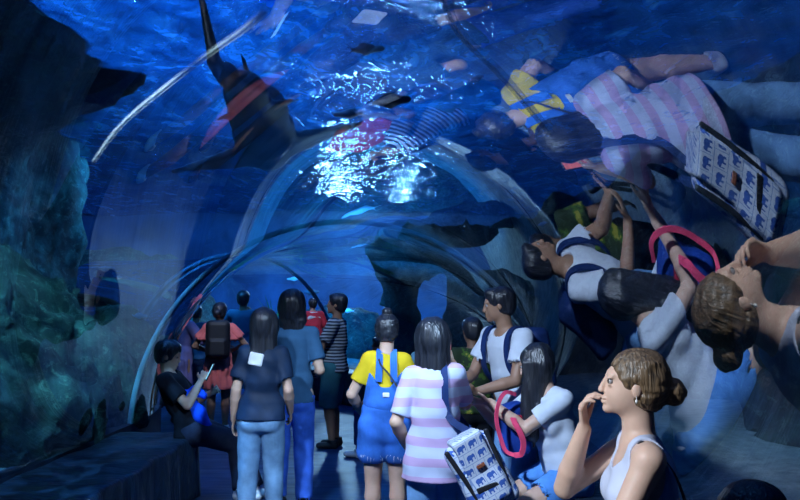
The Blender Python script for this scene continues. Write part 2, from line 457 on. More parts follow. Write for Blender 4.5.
    def hair(s, name, h, mat, style='short', length=.22, side=0.0, fall=None, vol=1.0, part=True):
        S = Shape(); H = s.H; hd = s.head_r; R = s.Rh
        S.ell(hd((0, -.014, .022)), V(.052, .060, .051)*H*vol, R, .015)
        S.ell(hd((0, -.026, -.006)), V(.049, .046, .050)*H*vol, R, .015)
        if style == 'short':
            S.ell(hd((0, .022, .050)), V(.036, .026, .018)*H, R, .015)
        end = None
        if style in ('long', 'bob'):
            L = length*H; dn = V(0, 0, -1) if fall is None else nrm(fall)
            top = hd((0, -.024, -.01)); end = top+dn*L
            S.ecap(top, end, (.053*H*vol, .040*H*vol), (.050*H*vol, .024*H*vol), R@V(1, 0, 0), .03)
            for sg in (-1, 1):
                a = hd((sg*.046, .006, .005)); b = a+dn*L*.82+R@V(sg*.004, -.015, 0)*H
                S.ecap(a, b, (.014*H, .028*H), (.013*H, .020*H), R@V(1, 0, 0), .02)
            for j in range(9):
                x = (j-4)/4; a = top+R@V(x*.045*H, -.018*H, 0)+dn*L*.6; b = top+R@V(x*.047*H, -.012*H, 0)+dn*L*(1.02+.08*((j*37) % 5-2))
                S.cone(a, b, .012*H, .004*H, .012)
        if style == 'bun':
            S.ell(hd((0, -.078, side-.004)), V(.027, .026, .026)*H, R, .012)
            S.ell(hd((0, -.055, side)), V(.028, .02, .026)*H, R, .015)
        if style == 'topbun':
            S.ell(hd((0, -.026, .082)), V(.024, .024, .019)*H, R, .012)
        fr = .060 if style in ('bun', 'topbun') else .056
        S.ell(hd((0, .079, -.024)), V(.060 if style in ('bun', 'topbun', 'short') else .040, fr, .068)*H, R, .012, 's')
        if style in ('bun', 'topbun', 'short'):
            S.ell(hd((0, .02, -.075)), V(.08, .075, .045)*H, R, .012, 's')
            for sg in (-1, 1): S.ell(hd((sg*.055, .004, -.018)), V(.018, .018, .026)*H, R, .008, 's')
        c = s.hc; Ri = R.T
        def g(X, Y, Z):
            x = (X-c[0])*Ri[0, 0]+(Y-c[1])*Ri[0, 1]+(Z-c[2])*Ri[0, 2]; y = (X-c[0])*Ri[1, 0]+(Y-c[1])*Ri[1, 1]+(Z-c[2])*Ri[1, 2]
            th = np.arctan2(x, -y)
            if style in ('bun', 'topbun'):
                z = (X-c[0])*Ri[2, 0]+(Y-c[1])*Ri[2, 1]+(Z-c[2])*Ri[2, 2]
                th2 = np.arctan2(z, np.abs(x)+.02)
                return .0008*np.sin(th2*24+7*vnoise(x, y, z, 10)+y*20)+.005*vnoise(x*.9, y*.35, z, 60)+.004*vnoise(x, y, z, 16, 4)
            return .0010*np.sin(th*17+7*vnoise(X, Y, Z*.4, 6))+.0045*vnoise(X, Y, Z*.22, 38)+.003*vnoise(X, Y, Z*.5, 14, 3)
        S.disp(g)
        return S.build(name, h, mat)
    def shoe(s, i, name, mat, h=.008, high=.0):
        S = Shape(); H = s.H; an = s.an[i]; f = rotm(s.fyaw[i])@V(0, 1, 0)
        S.ecap(an+V(0, 0, -.022*H)-f*.022*H, an+f*.085*H+V(0, 0, -.026*H), (.027*H, .024*H), (.030*H, .019*H), V(1, 0, 0), .01)
        S.cone(an-f*.01*H, an+V(0, 0, .012*H+high), .03*H, .03*H, .012)
        S.cut(an+V(0, 0, -.045*H), (0, 0, -1)); S.cut(an+V(0, 0, .012*H+high), (0, 0, 1))
        return S.build(name, h, mat)

_eye = None
def eye_mesh():
    global _eye
    if _eye: return _eye
    t = NT('eye'); p = t.obj(); sp = t.n('ShaderNodeSeparateXYZ', {'Vector': p})
    c = t.ramp(sp.outputs[1], [(0, (.34, .32, .32)), (.56, (.05, .03, .02)), (.94, (.004, .004, .004))], 'CONSTANT')
    m = t.fin(t.bsdf(c, .12))
    vv = []; ff = []; nu, nv = 16, 12
    for j in range(nv+1):
        for i in range(nu):
            a = PI*j/nv; b = 2*PI*i/nu; vv.append((math.sin(a)*math.cos(b), math.cos(a), math.sin(a)*math.sin(b)))
    for j in range(nv):
        for i in range(nu): ff.append([j*nu+i, j*nu+(i+1) % nu, (j+1)*nu+(i+1) % nu, (j+1)*nu+i])
    _eye = mesh_np('eye', vv, ff, m); return _eye

def put_person(P, x, y, rot, label, skin, h=.009, eyes=True, z=0, group=None):
    root = link('person', None, None, (x, y, z), math.radians(rot))
    tag(root, label, 'person', group)
    link('body', P.body('body', h, skin), root)
    if eyes:
        for sg in (-1, 1):
            e = link('eye', eye_mesh(), root, P.head_r((sg*.018, .0440, .003)))
            e.rotation_euler = Matrix(P.Rh.tolist()).to_euler(); e.scale = (.0066*P.H,)*3
    return root
# ---------------------------------------------------------------- the tunnel's path: straight, then bending left
YB = 6.8; RHO = 6.0; AX = -.69; R = 1.89; ZC = .40; ZB = .5; A0 = math.asin((ZB-ZC)/R)
def path(s):
    if s < YB: return V(AX, s, 0), V(1, 0, 0), 0.0
    th = (s-YB)/RHO
    return V(AX-RHO*(1-math.cos(th)), YB+RHO*math.sin(th), 0), V(math.cos(th), math.sin(th), 0), th
def sweep(name, prof, s0, s1, ds, mat, closed=False, smooth=True, fn=None, caps=False, parent=None, origin=None):
    n = max(1, int(math.ceil((s1-s0)/ds))); vv = []; ff = []; m = len(prof)
    for i in range(n+1):
        s = s0+(s1-s0)*i/n; c, r, _ = path(s)
        for j, (o, z) in enumerate(prof):
            p = c+r*o+V(0, 0, z)
            if fn: p = p+fn(s, o, z, r, j)
            vv.append(p)
    for i in range(n):
        for j in range(m if closed else m-1):
            j2 = (j+1) % m; ff.append([i*m+j, i*m+j2, (i+1)*m+j2, (i+1)*m+j])
    o = V(0, 0, 0) if origin is None else V(*origin)
    vv = np.array(vv)-o
    me = mesh_np(name, vv, ff, mat, smooth)
    if caps:
        import bmesh
        bm = bmesh.new(); bm.from_mesh(me); bm.verts.ensure_lookup_table()
        bm.faces.new([bm.verts[k] for k in range(m)][::-1]); bm.faces.new([bm.verts[n*m+k] for k in range(m)])
        bmesh.ops.recalc_face_normals(bm, faces=bm.faces); bm.to_mesh(me); bm.free()
    return link(name, me, parent, o)
SEND = YB+RHO*1.35

# acrylic vault
t = NT('acrylic'); p = t.pos()
f1 = t.n('ShaderNodeFresnel', {'IOR': 1.85}).outputs[0]
fr = t.math('DIVIDE', t.math('MULTIPLY', f1, 2.0), t.math('ADD', f1, 1.0))   # both faces of the thick panel reflect
gl = t.n('ShaderNodeBsdfGlossy', {'Color': (1, 1, 1), 'Roughness': .0})
tr = t.n('ShaderNodeBsdfTransparent', {'Color': (.93, .97, 1)})
m_acr = t.fin(t.n('ShaderNodeMixShader', {0: fr, 1: tr.outputs[0], 2: gl.outputs[0]}).outputs[0])
arc = [(R*math.cos(a), ZC+R*math.sin(a)) for a in np.linspace(A0, PI-A0, 97)]
tag(sweep('window_1', arc, -2.5, SEND, .22, m_acr), 'clear curved acrylic vault of the aquarium tunnel', 'tunnel glass', kind='structure')

# metal rings around the vault
m_ring = M_plain('ring_steel', (.35, .62, .85), .45, .0)
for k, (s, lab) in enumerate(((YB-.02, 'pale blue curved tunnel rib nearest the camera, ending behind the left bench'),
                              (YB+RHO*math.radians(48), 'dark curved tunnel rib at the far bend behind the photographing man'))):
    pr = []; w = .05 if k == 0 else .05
    for a in np.linspace(A0-.02, PI-A0+.02, 81):
        pr.append((math.cos(a), math.sin(a)))
    vv = []; ff = []; c, r, th = path(s); fwd = V(-r[1], r[0], 0)
    for (ca, sa) in pr:
        for (rr, ww) in ((R+.006, -w/2), (R+.006, w/2), (R+.05, w/2), (R+.05, -w/2)):
            vv.append(c+r*ca*rr+V(0, 0, ZC+sa*rr)+fwd*ww)
    for i in range(len(pr)-1):
        for j in range(4): ff.append([i*4+j, i*4+(j+1) % 4, i*4+4+(j+1) % 4, i*4+4+j])
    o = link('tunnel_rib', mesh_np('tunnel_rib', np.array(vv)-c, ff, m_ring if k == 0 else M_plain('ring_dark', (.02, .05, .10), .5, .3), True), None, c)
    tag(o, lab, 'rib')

# bonded seams between the acrylic panels
t = NT('seam'); p = t.pos(); m_seam = t.fin(t.bsdf(t.ramp(t.noise(p, 8, 2), [(.3, (.25, .40, .44)), (.7, (.55, .68, .66))]), .35, Alpha=.28))
for k, pl in enumerate((((-1.36, 3.06), (-1.13, 2.75), (-.81, 2.36), (-.5, 1.93), (-.36, 1.70)), ((.02, 1.20), (.07, 1.46), (.18, 1.62), (.32, 1.83)))):
    P_ = spline([V(x, y, 0) for x, y in pl], 10); vv = []; ff = []
    for i, q in enumerate(P_):
        tt = nrm(P_[min(i+1, len(P_)-1)]-P_[max(i-1, 0)]); sd = V(-tt[1], tt[0], 0)*.007
        for e, dr in ((-1, -.002), (1, -.002), (1, -.007), (-1, -.007)):
            w_ = q+sd*e; rr = R+dr; dx = w_[0]-AX; vv.append(V(w_[0], w_[1], ZC+math.sqrt(max(rr*rr-dx*dx, .0001))))
    for i in range(len(P_)-1):
        for j in range(4): ff.append([i*4+j, i*4+(j+1) % 4, i*4+4+(j+1) % 4, i*4+4+j])
    tag(link('trim_%d' % (k+1), mesh_np('trim', vv, ff, m_seam)), 'thin pale seam in the acrylic above, %s side' % ('left', 'right')[k], 'seam', kind='structure')

# floor: dark glossy boards with soft sheen
t = NT('floor'); p = t.pos()
wv = t.noise(p, 1.1, 2, dist=.3, stretch=(.8, 3.2, 1))
rp = t.noise(p, 5, 3)
c = t.ramp(rp, [(.3, (.004, .028, .10)), (.7, (.008, .06, .18))])
m_floor = t.fin(t.bsdf(c, .42, spec=.3, normal=t.bump(wv, .55, .05)))
tag(sweep('floor', [(-1.95, 0), (1.95, 0)], -2.5, SEND, .3, m_floor), 'dark glossy blue floor of the tunnel walkway', 'floor', kind='structure')
m_base = M_plain('base_wall', (.012, .022, .045), .6)
for nm, sg in (('wall_left', -1), ('wall_right', 1)):
    pr = [(sg*1.885, -.02), (sg*1.885, ZB), (sg*2.02, ZB), (sg*2.02, -.02)]
    if sg > 0: pr = pr[::-1]
    tag(sweep(nm, pr, -2.5, SEND, .3, m_base, closed=True, smooth=False, caps=True), 'low dark wall under the %s edge of the acrylic' % nm[5:], 'wall', kind='structure')

# sand of the tank floor on both sides
t = NT('sand'); p = t.pos()
c = t.ramp(t.noise(p, 9, 5), [(.3, (.10, .16, .18)), (.7, (.28, .36, .36))])
m_sand = t.fin(t.bsdf(c, .9, normal=t.bump(t.noise(p, 30, 4), .6, .02)))
def sandf(s, o, z, r, j): return V(0, 0, .05*math.sin(s*1.7+o*1.3)+.04*math.sin(s*3.1-o*2))*(0 if abs(o) < 2.08 else 1)
tag(sweep('floor_left', [(-2.02-.1*i-.012*i*i, .49) for i in range(15)], -2.5, YB+RHO*1.2, .2, m_sand, fn=sandf), 'sandy tank floor left of the tunnel', 'tank floor', kind='structure')
tag(sweep('floor_right', [(2.02+.12*i+.03*i*i, .49) for i in range(19)], -2.5, SEND+1, .2, m_sand, fn=sandf), 'sandy tank floor right of the tunnel', 'tank floor', kind='structure')

# water surface seen from below
ZW = 3.85
def grid(name, x0, x1, nx, y0, y1, ny, zf, mat):
    X, Y = np.meshgrid(np.linspace(x0, x1, nx), np.linspace(y0, y1, ny), indexing='ij')
    Z = zf(X, Y); vv = np.stack([X, Y, Z], -1).reshape(-1, 3)
    i = np.arange(nx-1)[:, None]*ny+np.arange(ny-1)[None, :]; i = i.ravel()
    ff = np.stack([i, i+ny, i+ny+1, i+1], 1)
    return mesh_np(name, vv, ff, mat)
t = NT('water'); p = t.pos()
n1 = t.noise(p, .9, 5, .6, dist=1.1, stretch=(1.0, .8, 1)); n2 = t.noise(p, 3.6, 4, .6, dist=.8, stretch=(1, .55, 1))
bmp = t.bump(n2, .9, .12); bmp = t.n('ShaderNodeBump', {'Height': n1, 'Strength': .5, 'Distance': .14, 'Normal': bmp}).outputs[0]
tcol = t.ramp(n2, [(.30, (.0, .03, .16)), (.5, (.004, .08, .38)), (.66, (.02, .20, .70)), (.8, (.15, .5, .95))])
tl = t.n('ShaderNodeBsdfTranslucent', {'Color': tcol, 'Normal': bmp})
gs = t.n('ShaderNodeBsdfGlossy', {'Color': (.55, .8, 1), 'Roughness': .05, 'Normal': bmp})
tp = t.n('ShaderNodeBsdfTransparent', {'Color': (.25, .55, 1)})
caus = t.ramp(t.noise(p, 2.3, 2, .5, dist=1.2), [(.44, (0, 0, 0)), (.5, (.8, .8, .8)), (.56, (0, 0, 0))])  # clear noise streaks in the surface imitate caustic light focused by waves
m1 = t.n('ShaderNodeMixShader', {0: .45, 1: tl.outputs[0], 2: gs.outputs[0]})
m2 = t.n('ShaderNodeMixShader', {0: t.math('MULTIPLY', caus, .45), 1: m1.outputs[0], 2: tp.outputs[0]})
m_water = t.fin(m2.outputs[0])
def wf(X, Y): return ZW+.05*np.sin(X*1.9+Y*.7)+.04*np.sin(Y*2.3-X*.8)+.05*fbm(X, Y, X*0, .8, 3)
tag(link('water_surface', grid('water_surface', -9.45, 8.95, 160, -2.5, 18.9, 180, wf, m_water)), 'rippling blue water surface seen from below, above the tunnel', 'water', kind='stuff')

# tank walls
t = NT('tank_wall'); p = t.pos()
c = t.ramp(t.noise(p, 1.4, 5), [(.3, (.003, .025, .09)), (.7, (.012, .09, .26))])
m_tank = t.fin(t.bsdf(c, .8, normal=t.bump(t.noise(p, 5, 4), .4, .05)))
def wall(name, a, b, lab):
    a = V(*a, 0); b = V(*b, 0); vv = [a, b, b+V(0, 0, 4.6), a+V(0, 0, 4.6)]
    d = nrm(b-a); nn = V(-d[1], d[0], 0)*.2; vv += [v+nn for v in vv]
    ff = [[0, 1, 2, 3], [7, 6, 5, 4], [0, 4, 5, 1], [1, 5, 6, 2], [2, 6, 7, 3], [3, 7, 4, 0]]
    tag(link(name, mesh_np(name, vv, ff, m_tank, False)), lab, 'wall', kind='structure')
wall('wall_back', (12, 19), (-13, 19), 'far blue wall of the aquarium tank')
wall('wall_east', (9, -3.6), (9, 19), 'right hand wall of the aquarium tank')
wall('wall_west', (-9.5, 19), (-9.5, -3.6), 'left hand wall of the aquarium tank')
wall('wall_front', (-12, -2.6), (9, -2.6), 'wall behind the camera where the tunnel starts')

# rocks
t = NT('rock'); p = t.pos()
a = t.noise(p, 2.2, 6, .65); b = t.noise(p, 14, 5, .7)
c = t.ramp(a, [(.25, (.004, .008, .012)), (.45, (.012, .028, .028)), (.62, (.05, .12, .10)), (.8, (.16, .27, .21))])
c = t.mix(t.math('MULTIPLY', b, .5), c, (.02, .04, .05))
c = t.mix(t.ramp(t.noise(p, 9, 9, .8, dist=.6), [(.52, (0, 0, 0)), (.72, (.8, .8, .8))]), c, (.22, .36, .30))
m_rock = t.fin(t.bsdf(c, .9, normal=t.bump(t.n('ShaderNodeTexNoise', {'Vector': p, 'Scale': 7, 'Detail': 8, 'Roughness': .7}).outputs[0], 1.0, .12)))
def rock(name, label, blobs, h=.09, amp=.35, sc=.9, seed=0, mat=None, cuts=(), z0=.42, group=None, ridge=.0):
    S = Shape()
    for (c, r, *k) in blobs: S.ell(c, r, rotm(*(k[0] if k else (0, 0, 0))), .5)
    S.disp(lambda X, Y, Z: amp*(fbm(X, Y, Z*.8, sc, 4, seed)*.6+ridge*fbm(X, Y, Z*.5, sc*1.7, 3, seed+9, True)*.3)+.05*fbm(X, Y, Z, sc*6, 2, seed+3))
    for pt, n in cuts: S.cut(pt, n)
    S.cut((0, 0, z0), (0, 0, -1))
    lo = np.min([np.array(b[0])-np.array(b[1]) for b in blobs], 0)
    me = S.build(name, h, mat or m_rock, margin=.5); o = link(name, me)
    # move the origin to the foot of the rock
    c0 = np.mean([b[0] for b in blobs], 0); c0[2] = z0
    me.transform(Matrix.Translation((-c0[0], -c0[1], -c0[2]))); o.location = tuple(c0)
    return tag(o, label, 'rock', group)
rock('rock_wall', 'tall black rock face rising to the water at the far left', [((-5.6, 2.2, 1.8), (1.5, 2.6, 3.2)), ((-5.9, 5.6, 1.2), (1.5, 2.2, 2.1)), ((-6.6, 7.6, 4.05), (2.0, 4.4, .72)), ((-4.75, 5.8, 3.95), (1.95, 3.3, .75)), ((-4.0, 3.0, 3.9), (1.6, 2.0, .6)), ((-5.2, 10.2, 2.4), (.65, .7, 2.2)), ((-5.3, 7.4, 1.2), (1.0, 2.0, 1.5)), ((-5.6, 8.2, 1.3), (1.1, 1.7, 2.2))], .10, .5, .8, 1, ridge=1)
rock('rock_outcrop', 'algae covered rock standing on the sand behind the left bench', [((-3.4, 4.0, .6), (.55, 1.2, .95)), ((-3.1, 5.6, .5), (.40, 1.0, .75)), ((-3.15, 6.9, .55), (.45, .9, .95)), ((-3.75, 5.3, .8), (.75, 1.2, 1.2)), ((-3.55, 6.8, .8), (.60, 1.0, .95)), ((-4.1, 6.2, 1.2), (.8, 1.3, 1.15))], .05, .30, 1.3, 5, ridge=1)
rock('rock_outcrop', 'smaller rounded rock at the foot of the near left rib', [((-3.3, 7.9, .6), (.45, .6, .75)), ((-3.5, 8.8, .6), (.5, .8, .9))], .05, .2, 1.8, 8)
rock('rock_outcrop', 'broad dark rock seen through the far left bend', [((-5.4, 13.5, .8), (1.3, 1.4, 1.5)), ((-6.6, 15.5, .8), (2.4, 1.4, 2.0))], .09, .35, 1.1, 11)
rock('rock_wall', 'long dark rock wall along the right side of the tunnel', [((4.5, 2.0, 1.0), (1.6, 3.6, 2.0)), ((4.6, 6.5, 1.0), (1.7, 3.2, 2.1)), ((4.1, 10.5, 1.2), (1.8, 2.6, 2.0)), ((5.2, 7.5, 3.2), (1.9, 4.8, 1.2)), ((4.6, 12.5, 2.9), (2.0, 2.6, 1.3))], .10, .5, .8, 21, ridge=1)
rock('rock_arch', 'black rock arch beyond the tunnel behind the white shirt man', [((1.35, 12.2, 1.2), (1.1, 1.3, 1.7)), ((2.9, 13.0, 1.6), (1.6, 1.4, 2.0)), ((.4, 13.0, 2.5), (1.5, .9, .45)), ((-.35, 13.2, 1.0), (.45, .6, 1.4))], .08, .35, 1.0, 31, ridge=1)
rock('rock_outcrop', 'low green tinted rock behind the striped shirt man', [((-1.7, 15.2, .6), (1.2, .9, 1.0))], .08, .3, 1.1, 41)

# light coloured curb strip on the sand edge comes from the sand itself; water plants
t = NT('plant'); p = t.obj()
m_plant = t.fin(t.bsdf(t.ramp(t.noise(p, 8, 3), [(.3, (.05, .16, .02)), (.7, (.22, .42, .05))]), .6))
def plant(x, y, hgt, n, label, seed, z=.48):
    rn = random.Random(seed); vv = []; ff = []
    for k in range(n):
        a = rn.uniform(0, 2*PI); l = hgt*rn.uniform(.6, 1); dx, dy = math.cos(a)*.35*l, math.sin(a)*.35*l; bx, by = rn.uniform(-.08, .08), rn.uniform(-.08, .08)
        w = rn.uniform(.012, .022); b0 = len(vv); px, py = -math.sin(a)*w, math.cos(a)*w
        for i in range(9):
            q = i/8; ww = (1-q**3)*(.5+q); wob = .03*math.sin(q*7+a)
            c = V(bx+dx*q*q+wob, by+dy*q*q, l*q)
            vv += [c+V(px, py, 0)*ww, c-V(px, py, 0)*ww, c+V(0, .003, 0)]
        for i in range(8):
            a0 = b0+i*3
            ff += [[a0, a0+1, a0+4, a0+3], [a0+1, a0+2, a0+5, a0+4], [a0+2, a0, a0+3, a0+5]]
    tag(link('water_plant', mesh_np('water_plant', vv, ff, m_plant), None, (x, y, z)), label, 'plant')
plant(-2.6, 13.6, 1.3, 40, 'yellow green water plant left of the blue shirt man in jeans', 1)
plant(-1.55, 13.2, .7, 45, 'green water plants behind the teal shorts of the striped man', 2)
plant(-5.6, 10.4, 1.2, 34, 'green water plant beyond the woman in lavender', 3)
plant(-4.35, 9.6, .8, 26, 'short green water plant beside the rounded rock', 4)
plant(3.2, 5.4, 1.0, 30, 'dark green water plant at the right foot of the rock wall', 5)

# benches covered in dark cloth
t = NT('bench_cloth'); p = t.pos()
c = t.ramp(t.noise(p, 6, 4), [(.3, (.003, .008, .018)), (.7, (.010, .026, .05))])
m_bc = t.fin(t.bsdf(c, .42, spec=.8, normal=t.bump(t.noise(p, 2.6, 3, dist=.6, stretch=(1, 2.2, 1)), .8, .06)))
def bench(name, label, side, s0, s1, inner, outer, top=.5, group='cloth covered benches along the tunnel'):
    c, r, th = path((s0+s1)/2); root = link(name, None, None, c+r*side*(inner+outer)/2); tag(root, label, 'bench', group)
    o0 = np.array(root.location)
    rr = .035; pts = [(side*outer, .0), (side*outer, top-.02)]
    for a in np.linspace(PI, PI/2, 5): pts.append((side*(outer-.02)+side*0, top)) if a == PI else None
    nseg = 9
    for i in range(nseg+1): pts.append((side*(outer-.02-(outer-inner-.02-rr)*i/nseg), top))
    for a in np.linspace(0, PI/2, 5)[1:]: pts.append((side*(inner+rr-rr*math.sin(a)), top-rr+rr*math.cos(a)))
    for i in range(1, 9): pts.append((side*inner, top-rr-(top-rr-.02)*i/8))
    rs = random.Random(int(abs(s0)*10)+3)
    ph = [rs.uniform(0, 6) for _ in range(4)]
    def f(s, o, z, r, j):
        low = max(0, (top-z)/top); w = math.sin(s*13+ph[0]+1.3*math.sin(s*3.1+ph[1]))+.6*math.sin(s*23+ph[2])
        dx = 0; dz = 0
        if abs(o) < inner+.03: dx = -side*(.012+.028*low)*(w+1)*.6
        if z > top-.05: dz = .006*math.sin(s*9+abs(o)*8+ph[3])+.005*math.sin(s*4.2-abs(o)*14)
        return r*dx+V(0, 0, dz)
    if side < 0: pts = pts[::-1]
    sweep('cloth_cover', pts, s0, s1, .02, m_bc, closed=True, caps=True, fn=f, parent=root, origin=None).location = tuple(-o0)
    pk = [(side*(inner+.05), .0), (side*(inner+.05), .05), (side*(outer-.02), .05), (side*(outer-.02), .0)]
    sweep('plinth', pk, s0+.03, s1-.03, .3, m_base, closed=True, caps=True, smooth=False, fn=lambda s, o, z, r, j: V(0, 0, -.0), parent=root).location = tuple(-o0)
    return root
bench('bench', 'long dark cloth covered bench at the lower left, nearest the camera', -1, .3, 6.3, 1.15, 1.84)
bench('bench', 'dark blue cloth covered bench under the girl in denim shorts', 1, .3, 5.0, 1.36, 1.87)
bench('bench', 'far curved bench seen between the striped man and the yellow top girl', 1, YB+RHO*.26, YB+RHO*1.05, 1.38, 1.87, .5)

# ---------------------------------------------------------------- shark and fish
t = NT('shark_skin'); p = t.obj(); sp = t.n('ShaderNodeSeparateXYZ', {'Vector': p})
zz = t.math('ADD', sp.outputs[2], t.math('MULTIPLY', t.noise(p, 6, 3), .06))
c = t.ramp(t.math('ADD', t.math('MULTIPLY', zz, 4), .5, clamp=True), [(.40, (.42, .50, .55)), (.55, (.03, .045, .06))])
m_shark = t.fin(t.bsdf(c, .5))
def fin(S, a, b, c, th, k=.03):       # a swept triangular fin: root from a to b, tip c, thinning to the tip
    a, b, c = map(lambda v: np.asarray(v, float), (a, b, c)); n = nrm(np.cross(b-a, c-a)); mid = (a+b)/2; Ls = np.linalg.norm(c-mid); ax = (c-mid)/Ls
    es = []
    for p, q, o in ((a, b, c), (b, c, a), (c, a, b)):
        m = nrm(np.cross(q-p, n)); m = -m if (o-p)@m > 0 else m; es.append((p, m))
    def fn(X, Y, Z):
        pl = np.abs((X-a[0])*n[0]+(Y-a[1])*n[1]+(Z-a[2])*n[2])
        s = np.clip(((X-mid[0])*ax[0]+(Y-mid[1])*ax[1]+(Z-mid[2])*ax[2])/Ls, 0, 1)
        d = pl-th*(1-.62*s)
        for p, m in es: d = np.maximum(d, (X-p[0])*m[0]+(Y-p[1])*m[1]+(Z-p[2])*m[2]-th*.3)
        return d
    S.add(fn, np.minimum(np.minimum(a, b), c)-th, np.maximum(np.maximum(a, b), c)+th, k)
def shark(L):
    S = Shape(); st = [(-.50, .012, .018), (-.40, .022, .030), (-.25, .055, .060), (-.08, .085, .085), (.10, .095, .090), (.28, .082, .070), (.40, .060, .045), (.48, .030, .022)]
    bend = lambda y: -.13*max(0, -y-.05)**1.6*2
    for (y0, w0, h0), (y1, w1, h1) in zip(st[:-1], st[1:]):
        S.ecap((bend(y0)*L, y0*L, 0), (bend(y1)*L, y1*L, 0), (w0*L, h0*L), (w1*L, h1*L), (1, 0, 0), .06)
    for sg in (-1, 1):
        fin(S, (sg*.07*L, .30*L, -.03*L), (sg*.07*L, .13*L, -.03*L), (sg*.31*L, .10*L, -.055*L), .018*L)
        fin(S, (sg*.03*L, -.14*L, -.03*L), (sg*.03*L, -.22*L, -.03*L), (sg*.12*L, -.25*L, -.05*L), .010*L)
    fin(S, (0, .08*L, .07*L), (0, -.07*L, .07*L), (0, -.09*L, .19*L), .012*L)
    bx = bend(-.5)*L
    fin(S, (bx*.9, -.46*L, .0), (bx, -.52*L, .0), (bx+.03*L, -.70*L, .16*L), .012*L)
    fin(S, (bx*.9, -.46*L, .0), (bx, -.51*L, .0), (bx, -.56*L, -.08*L), .010*L)
    return S.build('body', .022, m_shark)
sk = link('shark', None, None, at(258, 118, 5.4)); sk.rotation_euler = (math.radians(-5), math.radians(-16), math.radians(8))
link('body', shark(2.35), sk); tag(sk, 'large dark shark with pale belly swimming over the tunnel', 'shark')
for sg in (-1, 1):
    e = link('eye', eye_mesh(), sk, (sg*.155, .88, .02)); e.scale = (.014,)*3
def fish_mesh(name, L, deep, mat, wide=.10):
    S = Shape()
    S.ecap((0, -.30*L, 0), (0, .02*L, 0), (.02*L, .03*L), (wide*L, deep*L), (1, 0, 0), .02*L*2)
    S.ecap((0, .02*L, 0), (0, .30*L, 0), (wide*L, deep*L), (wide*.6*L, deep*.45*L), (1, 0, 0), .03*L)
    S.ell((0, .36*L, 0), V(wide*.55, .12, deep*.5)*L, None, .05*L)
    fin(S, (0, -.29*L, .01), (0, -.33*L, .01), (0, -.50*L, deep*1.15*L), .014*L, .01)
    fin(S, (0, -.29*L, -.01), (0, -.33*L, -.01), (0, -.50*L, -deep*1.15*L), .014*L, .01)
    fin(S, (0, .18*L, deep*.8*L), (0, -.18*L, deep*.4*L), (0, -.12*L, deep*1.3*L), .012*L, .01)
    for sg in (-1, 1): fin(S, (sg*wide*.8*L, .14*L, -.2*deep*L), (sg*wide*.8*L, .08*L, -.2*deep*L), (sg*wide*1.5*L, -.04*L, -.5*deep*L), .010*L, .01)
    return S.build(name, L*.022, mat)
m_f1 = M_plain('fish_silver', (.70, .78, .82), .35); m_f2 = M_plain('fish_blue', (.12, .42, .75), .4); m_f3 = M_plain('fish_pink', (.75, .70, .72), .4); m_f4 = M_plain('fish_dark', (.03, .05, .08), .5)
fm = {'s': fish_mesh('fish', .34, .13, m_f1), 'b': fish_mesh('fish', .20, .17, m_f2), 'p': fish_mesh('fish', .30, .12, m_f3), 'd': fish_mesh('fish', .42, .15, m_f4)}
for px, py, y, k, rot, lab in (
    (364, 44, 5.6, 's', (10, 25, -65), 'grey fish just under the water surface, right of the shark tail'),
    (350, 111, 5.6, 'p', (0, 5, 80), 'small pale pinkish fish right of the shark'),
    (388, 98, 6.0, 'd', (10, 10, -70), 'thin dark fish beside the bright line of glints'),
    (137, 316, 8.5, 'b', (0, 5, -70), 'small blue fish above the left rock, upper of two'),
    (142, 333, 8.8, 'b', (0, -5, -75), 'small blue fish above the left rock, lower of two'),
    (294, 279, 15.5, 's', (0, -8, 85), 'pale slim fish under the far rib'),
    (309, 292, 14.5, 'd', (0, -12, -80), 'dark fish to the left of the striped man'),
    (348, 311, 14.0, 's', (0, 0, 92), 'slim fish to the right of the striped man'),
    (480, 74, 7.0, 'b', (0, 20, 50), 'blue fish under the water on the upper right'),
    (543, 224, 8.0, 'b', (0, 60, 20), 'blue and yellow fish near the right rock wall')):
    o = link('fish', fm[k], None, at(px, py, y)); o.rotation_euler = tuple(math.radians(v) for v in rot); tag(o, lab, 'fish')
# ---------------------------------------------------------------- the visitors
sk_fair = M_skin('skin_fair', (.62, .40, .30)); sk_light = M_skin('skin_light', (.58, .38, .28)); sk_tan = M_skin('skin_tan', (.36, .20, .13)); sk_dim = M_skin('skin_brown', (.22, .12, .08))
hr_black = M_hair('hair_black', (.010, .012, .018)); hr_brown = M_hair('hair_brown', (.075, .045, .022), .52, 2.6)
jeans_v = M_denim('denim_vivid', (.02, .10, .50)); jeans_m = M_denim('denim_mid', (.05, .17, .48)); jeans_l = M_denim('denim_pale', (.16, .34, .62)); jeans_d = M_denim('denim_dark', (.008, .015, .04))
white_tee = M_cloth('white_tee', (.62, .68, .78), .08); m_white = M_plain('white_rubber', (.75, .78, .80), .5); m_black = M_plain('black_nylon', (.008, .009, .014), .6)
def phone(root_loc, R3, label, screen=True, w=.075, h=.15, glow=None):
    o = link('phone', None, None, root_loc); o.rotation_euler = Matrix(np.asarray(R3).tolist()).to_euler(); tag(o, label, 'phone')
    S = Shape(); S.box((0, 0, 0), (w/2, .005, h/2), None, .0045, .001); link('case', S.build('case', .0035, m_black, .01), o)
    S = Shape(); S.box((0, -.0055, 0), (w/2-.004, .0012, h/2-.008), None, .0006, .001)
    link('screen', mesh_np('screen', [(-w/2+.004, -.0058, -h/2+.008), (w/2-.004, -.0058, -h/2+.008), (w/2-.004, -.0058, h/2-.008), (-w/2+.004, -.0058, h/2-.008)], [[0, 1, 2, 3]], glow or M_glow('phone_glow', (.25, .65, 1), 1.2), False), o)
    return o

